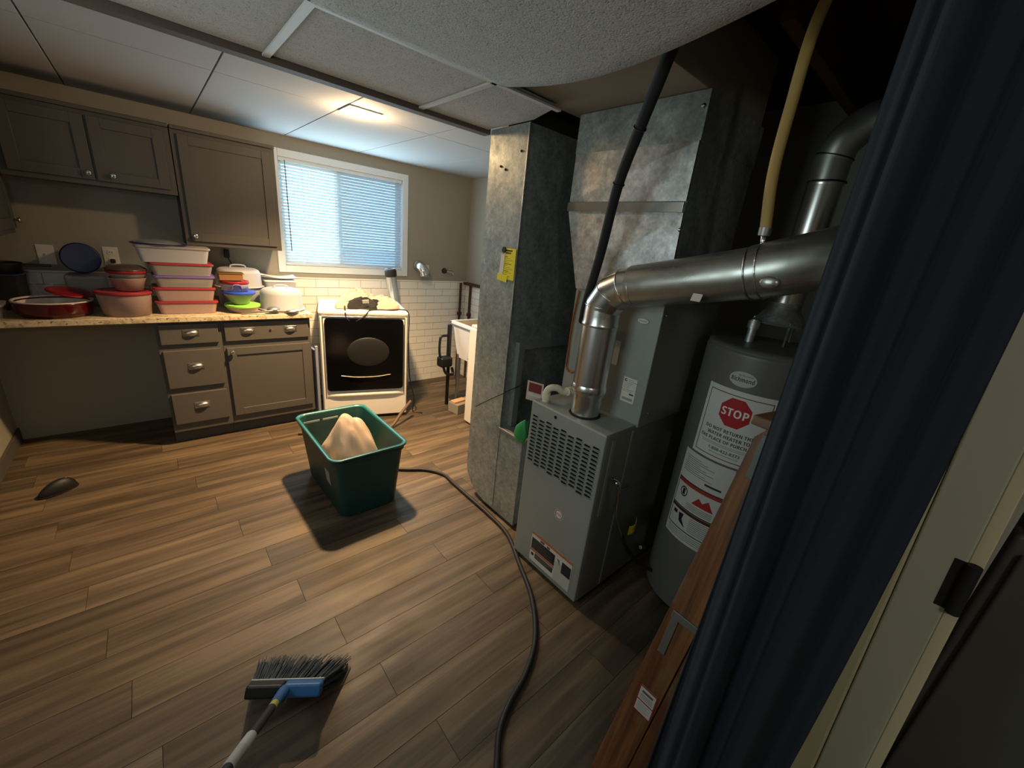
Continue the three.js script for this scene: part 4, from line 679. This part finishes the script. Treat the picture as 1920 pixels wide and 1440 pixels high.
{ // flue pipe of the furnace
  const t = thing('flue_pipe', 'shiny galvanized flue pipe rising from the furnace and turning to the side', 'pipe', [1.392, FH, -1.0]);
  const r = 0.075, o = V(1.392, FH, -1.0), loc = v => v.clone().sub(o);
  mesh('bottom_section', muv(lathe([[0.064, 0.003], [0.066, 0.06], [0.068, 0.1], [r + 0.003, 0.115], [r + 0.005, 0.13], [r + 0.002, 0.145], [r, 0.15]], 40)), M.flueBright, t);
  mesh('collar_ring', new THREE.TorusGeometry(0.068, 0.004, 8, 40).rotateX(Math.PI / 2).translate(0, 0.004, 0), M.blackMatte, t);
  mesh('riser', muv(lathe([[r, 0.145], [r, 0.405], [r + 0.003, 0.41], [r + 0.003, 0.418], [r, 0.423], [r, 0.45]], 40)), M.flueBright, t);
  // gored elbow: straight gores between mitre rings
  const path = [V(1.392, 1.36, -1.0), V(1.392, 1.40, -0.998), V(1.392, 1.455, -0.965), V(1.392, 1.488, -0.905), V(1.392, 1.50, -0.86)].map(loc);
  for (let i = 0; i < path.length - 1; i++) {
    const a = path[i], b = path[i + 1], d = b.clone().sub(a), ext = 0.022; const L = d.length() + ext;
    const g = cyl(r + 0.001 * (i % 2), r + 0.001 * (i % 2), L, 40, true); g.applyQuaternion(new THREE.Quaternion().setFromUnitVectors(V(0, 1, 0), d.clone().normalize())); g.translate((a.x + b.x) / 2, (a.y + b.y) / 2, (a.z + b.z) / 2);
    mesh('elbow_gore', g, M.flueBright, t);
    const ring = new THREE.TorusGeometry(r + 0.001, 0.0032, 8, 44); ring.applyQuaternion(new THREE.Quaternion().setFromUnitVectors(V(0, 0, 1), d.clone().normalize())); ring.translate(b.x, b.y, b.z); mesh('elbow_seam', ring, M.flueBright, t);
  }
  const run = (name, pts, rad, m) => mesh(name, muv(tube(pts.map(p => loc(V(...p))), rad, 40, 36)), m, t);
  run('cross_run', [[1.392, 1.498, -0.875], [1.392, 1.548, -0.66], [1.392, 1.60, -0.45]], 0.079, M.flue);
  run('side_elbow', [[1.392, 1.595, -0.47], [1.396, 1.625, -0.38], [1.42, 1.655, -0.30], [1.48, 1.69, -0.24]], 0.082, M.flue);
  run('far_run', [[1.44, 1.67, -0.275], [1.56, 1.74, -0.2], [1.72, 1.83, -0.13]], 0.0805, M.flue);
  const hang = (z, y, rad) => { const g = new THREE.TorusGeometry(rad, 0.0022, 6, 40); g.rotateX(-0.24); const p = loc(V(1.392, y, z)); g.translate(p.x, p.y, p.z); mesh('strap_wire', g, M.chrome, t); };
  hang(-0.475, 1.594, 0.0815); hang(-0.445, 1.602, 0.0825);
  { const a = at(1306, 558, { x: 1.316 }); const p = loc(a); mesh('sticker', box(0.002, 0.026, 0.032, 0, 0, 0), M.paper, t, [p.x + 0.0, p.y, p.z], [0, 0, -0.45]); }
  { const a = loc(V(1.318, 1.575, -0.40)); const g = new THREE.SphereGeometry(1, 20, 12); g.scale(0.01, 0.018, 0.026); mesh('dent', g, M.flue, t, a); }
  const s = thing('hanger_pipe', 'tan plastic tube hanging down to the flue strap', 'tube', [1.4, 1.72, -0.477]);
  mesh('tube', muv(tube([[0, 0, 0], [0.0, 0.15, -0.022], [0, 0.31, -0.026], [0, 0.53, -0.018], [0.02, 0.735, 0.04]], 0.0155, 60, 14)), M.tan, s);
  mesh('cap', cyl(0.018, 0.016, 0.022, 16).translate(0, -0.006, 0), M.steel, s);
  mesh('hook', muv(tube([[0, -0.015, 0], [-0.004, -0.03, 0.004], [0, -0.046, 0.006]], 0.008, 12, 8)), M.chrome, s);
}
{ // refrigerant line
  const pts = [at(1264, 78, { x: 1.135 }), at(1240, 140, { x: 1.175 }), at(1200, 240, { x: 1.245 }), at(1160, 345, { x: 1.315 }), at(1125, 480, { x: 1.39 }), at(1100, 565, { x: 1.43 }), at(1092, 602, { x: 1.50 })];
  const t = thing('refrigerant_line', 'black foam insulated refrigerant line slanting down to the furnace', 'pipe', pts[0]);
  const loc = pts.map(p => p.clone().sub(pts[0]));
  mesh('foam_sleeve', muv(tube(loc, 0.0185, 90, 16)), M.foam, t);
  for (const i of [2, 3]) { const g = new THREE.TorusGeometry(0.0195, 0.003, 6, 20); const d = loc[i + 1].clone().sub(loc[i - 1]).normalize(); g.applyQuaternion(new THREE.Quaternion().setFromUnitVectors(V(0, 0, 1), d)); g.translate(loc[i].x, loc[i].y, loc[i].z); mesh('cable_tie', g, M.black, t); }
  mesh('bare_end', muv(tube([loc[0], loc[0].clone().add(V(0, 0.03, 0.012)), loc[0].clone().add(V(-0.02, 0.09, 0.02))], 0.011, 10, 10)), M.steel, t);
  const cp = [at(1086, 545, { x: 1.49 }), at(1072, 610, { x: 1.493 }), at(1064, 670, { x: 1.493 }), at(1062, 690, { x: 1.493 }), at(1070, 698, { x: 1.493 }), at(1084, 694, { x: 1.496 })];
  one('copper_line', 'thin copper tube bent down the furnace cabinet face', 'tube', muv(tube(cp, 0.0042, 50, 8)), M.copper);
}
{ // drain elbow, green pouch, red label
  const y = FH + 0.026;
  const t = thing('drain_elbow', 'cream plastic drain pipe with elbows on the furnace top', 'pipe', [1.335, FH + 0.002, -1.19]);
  mesh('pipe', muv(tube([[0, 0.0, -0.005], [0, 0.05, -0.005], [0.012, 0.068, 0.004], [0.045, 0.068, 0.02], [0.075, 0.05, 0.03], [0.12, 0.055, 0.06]], 0.0165, 50, 14)), M.pvc, t);
  mesh('collar', cyl(0.02, 0.02, 0.03, 18).translate(0, 0.03, -0.005), M.pvc, t);
  mesh('collar', cyl(0.02, 0.02, 0.025, 18).rotateZ(Math.PI / 2).translate(0.1, 0.052, 0.045), M.pvc, t);
  const g = new THREE.SphereGeometry(1, 24, 18); const p = g.attributes.position;
  for (let i = 0; i < p.count; i++) { const k = 1 + 0.35 * (fbm((p.getX(i) + 2) / 4, (p.getY(i) + 2) / 4, 6, 6, 2, 9) - 0.5); p.setXYZ(i, p.getX(i) * 0.02 * k, p.getY(i) * 0.075 * k, p.getZ(i) * (0.042 - 0.02 * p.getY(i)) * k); } g.computeVertexNormals();
  one('green_pouch', 'green plastic pouch stuffed between the duct boot and the furnace', 'pouch', g, M.greenBag, at(978, 808, { x: 1.36 }), [0.25, 0, 0]);
  const rl = print(128, 128, (c, w, h) => { c.fillStyle = '#c9b9a8'; c.fillRect(0, 0, w, h); c.fillStyle = '#7a2a28'; c.fillRect(14, 10, 100, 60); c.fillStyle = '#d8cfc4'; c.fillRect(14, 80, 100, 16); });
  { const a = at(1003, 733, { x: 1.47 }); const b = thing('warning_card', 'red and cream card leaning behind the furnace front', 'card', [1.47, 0.597, a.z]); const hh = a.y + 0.05 - 0.597; mesh('card', (() => { const q = new THREE.BoxGeometry(0.1, 0.11, 0.003); q.rotateY(-Math.PI / 2 + 0.3); q.translate(0, hh - 0.055, 0); return q; })(), printed(rl), b); mesh('stem', lim(-0.002, 0.002, 0, hh - 0.1, -0.01, 0.01), M.blackMatte, b); }
}
{ // gas connections on the furnace side
  const z = FZ1 + 0.018;
  const A = (x, y, dz = 0) => at(x, y, { z: z + dz });
  const t = thing('gas_connector', 'silver flexible gas connector with a valve on the furnace side', 'gas line', A(1158, 902));
  const o = t.position.clone(), L = (x, y, dz) => A(x, y, dz).sub(o);
  mesh('flex_tube', muv(tube([L(1148, 898), L(1157, 904, 0.01), L(1160, 925, 0.015), L(1156, 960, 0.01), L(1158, 985, 0.012), L(1166, 1008, 0.015)], 0.0075, 60, 10)), M.chrome, t);
  mesh('fitting', new THREE.SphereGeometry(0.014, 14, 10), M.chrome, t, L(1157, 906, 0.01));
  mesh('bracket', merge([box(0.05, 0.006, 0.012), box(0.006, 0.07, 0.012, 0.022, -0.035, 0)]), M.steel, t, L(1172, 915, 0.002));
  mesh('shutoff_tag', (() => { const g = sheet((u, v) => V((u - 0.5) * 0.075, (v - 0.5) * 0.05 + 0.02 * u, 0.012 * Math.sin(u * 4)), 8, 6, 0.003); return g; })(), M.yellow, t, L(1186, 990, 0.02));
  mesh('coupling', cyl(0.009, 0.009, 0.06, 14).rotateZ(1.1), M.steel, t, L(1205, 1026, 0.05));
  const hp = [A(1166, 1004, 0.015), A(1176, 1030, 0.04), A(1200, 1056, 0.09), A(1235, 1075, 0.16), A(1262, 1082, 0.22)];
  one('gas_hose', 'dark hose curving from the furnace side towards the ladder', 'hose', muv(tube(hp, 0.009, 50, 10)), M.rubber);
}
// ---- water heater
{
  const C = V(1.887, 0, -0.49), R = 0.24, H = 1.31;
  const t = thing('water_heater', 'dark grey cylindrical water heater with white warning labels', 'water heater', [C.x, 0, C.z]);
  mesh('tank', lathe([[0, 0.03], [R - 0.01, 0.03], [R, 0.04], [R, H - 0.02], [R - 0.004, H - 0.006], [R - 0.02, H]], 64), M.heater, t);
  mesh('top_pan', lathe([[R - 0.004, H - 0.012], [R - 0.004, H + 0.004], [R - 0.03, H + 0.012], [0.06, H + 0.026], [0, H + 0.026]], 64), M.heater, t);
  mesh('base_ring', lathe([[0, 0.001], [R - 0.03, 0.001], [R - 0.03, 0.032], [0, 0.032]], 48), M.black, t);
  const dc = V(-C.x, 0, -C.z).normalize(), lf = V(dc.z * -1, 0, dc.x); if (lf.z > 0) lf.multiplyScalar(-1);
  const patch = (th0, th1, y0, y1, f = null) => { // th in degrees, positive towards the furnace; u runs left to right as read
    const n = 24, pos = [], nor = [], uv = [], idx = [];
    for (let i = 0; i <= n; i++) for (let j = 0; j <= (f ? 12 : 1); j++) { const m = f ? 12 : 1, u = i / n, v = j / m; const a = (th1 + (th0 - th1) * u) * D2R, d = dc.clone().multiplyScalar(Math.cos(a)).addScaledVector(lf, Math.sin(a)); pos.push(d.x * (R + 0.0015), y0 + (y1 - y0) * v, d.z * (R + 0.0015)); nor.push(d.x, 0, d.z); uv.push(u, v); }
    const m = f ? 12 : 1; for (let i = 0; i < n; i++) for (let j = 0; j < m; j++) { const a = i * (m + 1) + j, b = a + 1, c = a + m + 1, d = c + 1; idx.push(a, c, d, a, d, b); }
    const g = new THREE.BufferGeometry(); g.setAttribute('position', new THREE.Float32BufferAttribute(pos, 3)); g.setAttribute('normal', new THREE.Float32BufferAttribute(nor, 3)); g.setAttribute('uv', new THREE.Float32BufferAttribute(uv, 2)); g.setIndex(idx); return g;
  };
  const stop = print(512, 576, (c, w, h) => {
    c.fillStyle = '#d6d4cc'; c.fillRect(0, 0, w, h); c.strokeStyle = '#6a2a2c'; c.lineWidth = 6; c.strokeRect(30, 40, w - 60, h - 70);
    c.fillStyle = '#b4121e'; c.beginPath(); for (let i = 0; i < 8; i++) { const a = (i + 0.5) * Math.PI / 4; c.lineTo(256 + 118 * Math.cos(a), 170 + 118 * Math.sin(a)); } c.closePath(); c.fill();
    c.fillStyle = '#f0ece4'; c.font = 'bold 84px sans-serif'; c.textAlign = 'center'; c.fillText('STOP', 256, 200, 200);
    c.fillStyle = '#1c1c1c'; c.font = 'bold 36px sans-serif'; c.fillText('DO NOT RETURN THIS', 256, 338, 400); c.fillText('WATER HEATER TO', 256, 380, 380); c.fillText('THE PLACE OF PURCHASE', 256, 422, 420);
    c.fillStyle = '#8a8880'; for (let i = 0; i < 2; i++) c.fillRect(70, 438 + i * 12, 360, 4); c.fillStyle = '#3a3a3a'; c.font = 'bold 34px sans-serif'; c.fillText('1-800-432-8373', 256, 496); c.fillStyle = '#8a8880'; c.fillRect(150, 512, 220, 5);
  });
  const dsM = (tx) => printed(tx, 0.55, { side: THREE.DoubleSide });
  mesh('stop_label', patch(-20, 44, 0.845, 1.158), dsM(stop), t).userData.label = 'white label with a red stop sign';
  const warn = print(512, 768, (c, w, h) => {
    c.fillStyle = '#cfcdc4'; c.fillRect(0, 0, w, h); c.fillStyle = '#77756e'; for (let i = 0; i < 9; i++) c.fillRect(40, 40 + i * 16, 180 + (i * 67) % 200, 5); c.fillStyle = '#333'; c.fillRect(300, 190, 150, 16);
    c.strokeStyle = '#222'; c.lineWidth = 8; c.strokeRect(20, 250, 470, 420); c.fillStyle = '#a03428'; c.fillRect(24, 254, 462, 30); c.fillStyle = '#222'; c.beginPath(); c.arc(120, 350, 44, 0, 7); c.fill(); c.fillStyle = '#cfcdc4'; c.beginPath(); c.arc(120, 350, 34, 0, 7); c.fill(); c.fillStyle = '#222'; c.fillRect(104, 322, 30, 56);
    c.fillStyle = '#b02820'; c.beginPath(); c.moveTo(230, 400); c.lineTo(290, 330); c.lineTo(330, 360); c.lineTo(380, 320); c.lineTo(440, 400); c.closePath(); c.fill(); c.fillStyle = '#77756e'; for (let i = 0; i < 4; i++) c.fillRect(180, 416 + i * 14, 260, 5);
    c.fillStyle = '#222'; c.fillRect(20, 478, 470, 10); c.fillStyle = '#4a2420'; c.fillRect(24, 490, 462, 26); c.fillStyle = '#1d1d1d'; c.fillRect(60, 536, 50, 30); c.beginPath(); c.moveTo(130, 540); c.lineTo(190, 530); c.lineTo(180, 580); c.lineTo(230, 640); c.lineTo(150, 610); c.closePath(); c.fill(); c.fillStyle = '#77756e'; for (let i = 0; i < 8; i++) c.fillRect(260, 530 + i * 16, 200, 5); for (let i = 0; i < 4; i++) c.fillRect(40, 690 + i * 16, 420, 5);
  });
  mesh('warning_label', patch(-4, 52, 0.40, 0.835), dsM(warn), t).userData.label = 'white safety label with red and black pictures';
  const ov = print(256, 128, (c, w, h) => { c.fillStyle = '#b9b8b2'; c.fillRect(0, 0, w, h); c.fillStyle = '#2a2a2a'; c.font = 'bold 50px sans-serif'; c.textAlign = 'center'; c.fillText('Richmond', 128, 84, 220); c.font = '18px sans-serif'; c.fillText('WATER HEATERS', 150, 38, 150); });
  { const g = patch(2, 26, 1.175, 1.235, true); const p = g.attributes.position, u = g.attributes.uv; // squeeze the patch into an oval
    for (let i = 0; i < p.count; i++) { const k = Math.sqrt(Math.max(0, 1 - Math.pow(2 * u.getX(i) - 1, 2))); p.setY(i, 1.205 + (p.getY(i) - 1.205) * k); u.setY(i, 0.5 + (u.getY(i) - 0.5) * k); }
    mesh('badge', g, dsM(ov), t).userData.label = 'pale oval badge'; }
  mesh('nipple', merge([cyl(0.016, 0.016, 0.1, 14).translate(-0.1, H + 0.06, -0.06), cyl(0.022, 0.022, 0.03, 14).translate(-0.1, H + 0.09, -0.06)]), M.galv, t);
  mesh('nipple', merge([cyl(0.016, 0.016, 0.1, 14).translate(0.06, H + 0.06, 0.13)]), M.galv, t);
  mesh('draft_hood', lathe([[0.1, H + 0.1], [0.09, H + 0.115], [0.056, H + 0.16], [0.056, H + 0.19], [0.052, H + 0.19], [0.052, H + 0.16], [0.086, H + 0.11], [0.1, H + 0.1]], 36), M.galv, t);
  for (let i = 0; i < 3; i++) { const a = i * 2.1 + 0.4; mesh('hood_leg', lim(-0.006, 0.006, H + 0.015, H + 0.115, -0.001, 0.001), M.galv, t, [0.09 * Math.cos(a), 0, 0.09 * Math.sin(a)], [0, -a, 0]); }
  const f = thing('heater_vent', 'shiny vertical vent pipe above the water heater with a spiral elbow', 'pipe', [C.x, H + 0.185, C.z]);
  mesh('pipe', muv(lathe([[0.0575, 0], [0.0575, 0.42], [0.06, 0.423], [0.06, 0.43], [0.0575, 0.433]], 36)), M.flueBright, f);
  mesh('adjustable_elbow', merge([muv(cyl(0.058, 0.058, 0.09, 36, true).translate(0, 0.47, 0)), muv(tube([[0, 0.5, 0], [0.0, 0.56, 0.015], [0.02, 0.62, 0.07], [0.04, 0.64, 0.16], [0.05, 0.66, 0.36]], 0.0575, 40, 30))]), M.flue, f);
  for (const [y, a] of [[0.433, 0], [0.515, 0.2]]) mesh('elbow_seam', new THREE.TorusGeometry(0.059, 0.0022, 6, 40).rotateX(Math.PI / 2 + a).translate(0, y, 0.003), M.black, f);
}
// ---- wooden step ladder, folded, seen from its side
{
  const t = thing('step_ladder', 'folded wooden step ladder with steel brackets leaning in the closet', 'ladder', [0.862, 0, -0.29]);
  const inner = new THREE.Group(); inner.name = 'frame'; inner.rotation.z = -0.15; inner.rotation.x = 0.036; inner.position.y = 0.004; t.add(inner);
  const L = 1.262, W = 0.4;
  // outlines in the side plane: [z, y] from foot to top, then boards of 22 mm at either end of the steps
  const front = [[-0.058, 0], [0.03, 0], [0.075, L - 0.02], [0.06, L], [0.02, L], [0.0, L - 0.03]];
  const rear = [[0.036, 0], [0.084, 0], [0.118, L - 0.06], [0.078, L - 0.06]];
  const board = (o, x) => muv(extrude(o.map(([z, y]) => [-z, y]), 0.022, 0.0015).rotateY(Math.PI / 2).translate(x, 0, 0), 1, rr(0, 2), rr(0, 2), true);
  for (const x of [0, W]) { mesh('front_rail', board(front, x), M.pine, inner); mesh('rear_rail', board(rear, x + (x ? -0.006 : 0.006)), M.pine, inner); }
  for (const y of [0.28, 0.58, 0.88]) mesh('step', muv(box(W - 0.02, 0.022, 0.082, W / 2 + 0.011, y, -0.012 + 0.045 * y, 0.003)), M.pine, inner);
  mesh('top_step', muv(box(W + 0.08, 0.024, 0.13, W / 2 + 0.011, L + 0.014, 0.05, 0.004)), M.pine, inner);
  for (const y of [0.42, 0.78]) mesh('rear_brace', muv(box(W - 0.03, 0.045, 0.02, W / 2 + 0.011, y, 0.075 + 0.03 * y, 0.003)), M.pine, inner);
  mesh('hinge_plate', merge([lim(-0.006, -0.002, L - 0.13, L - 0.015, 0.015, 0.115, 0.001), cyl(0.009, 0.009, 0.008, 14).rotateZ(Math.PI / 2).translate(-0.009, L - 0.04, 0.045), cyl(0.009, 0.009, 0.008, 14).rotateZ(Math.PI / 2).translate(-0.009, L - 0.085, 0.06), cyl(0.008, 0.008, 0.008, 14).rotateZ(Math.PI / 2).translate(-0.009, L - 0.06, 0.095)]), M.darkSteel, inner);
  mesh('spreader', merge([lim(-0.006, -0.002, 0.55, 0.69, -0.012, 0.008, 0.001), lim(-0.007, -0.003, 0.672, 0.694, -0.014, 0.075, 0.001), lim(-0.006, -0.002, 0.54, 0.68, 0.06, 0.076, 0.001)]), M.steel, inner);
  mesh('strap_iron', lim(-0.004, 0.0, 0.78, 0.93, 0.083, 0.097, 0.001), M.steel, inner);
  const st = print(128, 192, (c, w, h) => { c.fillStyle = '#c9c2ba'; c.fillRect(0, 0, w, h); c.strokeStyle = '#8e2a2e'; c.lineWidth = 12; c.strokeRect(4, 4, w - 8, h - 8); c.fillStyle = '#5c5650'; c.fillRect(26, 28, 76, 16); for (let i = 0; i < 4; i++) c.fillRect(22, 56 + i * 9, 84, 3); c.fillStyle = '#8e2a2e'; c.fillRect(8, 98, w - 16, 8); c.fillStyle = '#8a847c'; for (let i = 0; i < 6; i++) c.fillRect(22, 118 + i * 10, 84 - (i % 2) * 20, 3); });
  mesh('sticker', new THREE.BoxGeometry(0.058, 0.092, 0.001).rotateY(-Math.PI / 2), printed(st), inner, [-0.003, 0.37, 0.012], [-0.05, 0, 0]);
}
// ---- curtain
{
  const t = thing('curtain', 'dark navy curtain gathered beside the doorway', 'curtain', [0.765, 0, -0.073]);
  const cl = sheet((u, v) => {
    const z = -0.098 + 0.205 * u, y = 0.03 + 2.065 * v, k = 1 + 0.12 * Math.sin(v * 3 + 1);
    const fold = 0.022 * Math.sin(u * Math.PI * 2 * 2.3 + 0.6 + 0.5 * Math.sin(v * 2.6)) + 0.008 * Math.sin(u * Math.PI * 2 * 4.9 + v * 2.1) + 0.003 * Math.sin(u * 61 + v * 3);
    return V(fold * (0.75 + 0.25 * (1 - v)), y, z * k + 0.008 * Math.sin(v * 4 + u * 5));
  }, 120, 30, 0.003);
  mesh('cloth', cl, M.curtain, t);
  const rod = thing('curtain_rod', 'thin steel curtain rod under the ceiling panels', 'rod', [0.765, 2.105, -0.09]);
  mesh('rod', muv(cyl(0.009, 0.009, 0.26, 16).rotateX(Math.PI / 2)), M.steel, rod);
  for (const z of [-0.12, 0.12]) mesh('bracket', box(0.02, 0.04, 0.012, 0, 0.015, z, 0.002), M.steel, rod);
}
// ---- doorway trim, hinge, things beyond it
{
  const tr = struct('door_1', 'cream doorway jamb with a sage casing and a dark hinge', 'doorway');
  tr.position.set(1.0, 1.1, 0.0); tr.rotation.x = -0.045;
  mesh('casing_band', lim(-0.034, 0, -1.09, 0.95, 0.0, 0.066, 0.006), M.olive, tr);
  mesh('casing', lim(-0.018, 0, -1.09, 0.95, 0.068, 0.134, 0.004), M.sage, tr);
  mesh('jamb', lim(-0.012, 0.12, -1.09, 0.95, 0.1345, 0.153, 0.002), M.cream, tr);
  const h = mesh('hinge', merge([cyl(0.0095, 0.0095, 0.1, 16).translate(-0.022, 0.0, 0.142), lim(-0.019, -0.015, -0.05, 0.05, 0.118, 0.15, 0.001)]), M.blackMatte, tr);
  h.position.y = 0.012;
  const tr2 = struct('trim_3', 'cream casing on the far side of the doorway', 'trim');
  mesh('casing', lim(0.98, 1.0, 0, 2.12, 0.98, 1.06, 0.004), M.cream, tr2);
  const c = thing('dark_cabinet', 'dark grey cabinet just beyond the doorway', 'cabinet', [1.75, 0.009, 0.72]);
  mesh('body', lim(-0.38, 0.38, 0.0, 1.1, -0.5, 0.5, 0.01), M.door, c); mesh('door_leaf', lim(-0.398, -0.38, 0.05, 1.06, -0.48, 0.48, 0.006), M.door, c);
  const f = one('foil_bag', 'crumpled silver foil bag on the dark cabinet beyond the doorway', 'bag', (() => { const g = new THREE.IcosahedronGeometry(1, 3); const p = g.attributes.position; for (let i = 0; i < p.count; i++) { const k = 0.8 + 0.5 * fbm((p.getX(i) + 2) / 4, (p.getY(i) + p.getZ(i) + 3) / 6, 9, 9, 2, 77); p.setXYZ(i, p.getX(i) * 0.08 * k, Math.max(-0.9, p.getY(i)) * 0.06 * k, p.getZ(i) * 0.07 * k); } g.computeVertexNormals(); return g; })(), M.foil, [1.45, 1.17, 0.285]);
  one('red_box', 'small red box on the dark cabinet beside the foil bag', 'box', box(0.14, 0.1, 0.1, 0, 0.05, 0, 0.004), M.red, [1.6, 1.1105, 0.37]);
}
{ // added fill light behind the camera, shaped as an unseen ceiling dome
  const l = thing('ceiling_light', 'unseen round dome added behind the camera as fill light', 'ceiling light', [REAR_FILL.x, CN - 0.004, REAR_FILL.z]);
  mesh('fill_base', cyl(0.1, 0.1, 0.02, 30).translate(0, -0.01, 0), M.white, l);
  mesh('fill_dome', (() => { const g = new THREE.SphereGeometry(0.09, 28, 12, 0, Math.PI * 2, Math.PI / 2, Math.PI / 2); g.scale(1, 0.5, 1); g.translate(0, -0.02, 0); return g; })(), std('#fff4e0', 0.6, 0, { emissive: new THREE.Color().setRGB(1, 0.85, 0.65), emissiveIntensity: 0.6 }), l);
  const p = new THREE.PointLight(REAR_FILL.color, REAR_FILL.intensity, 0, 2); p.position.set(0, -0.1, 0); p.shadow.radius = 4; l.add(p);
}
scene.traverse(o => { if (o.isLight) { o.castShadow = !o.isRectAreaLight; } });
renderer.render(scene, camera);
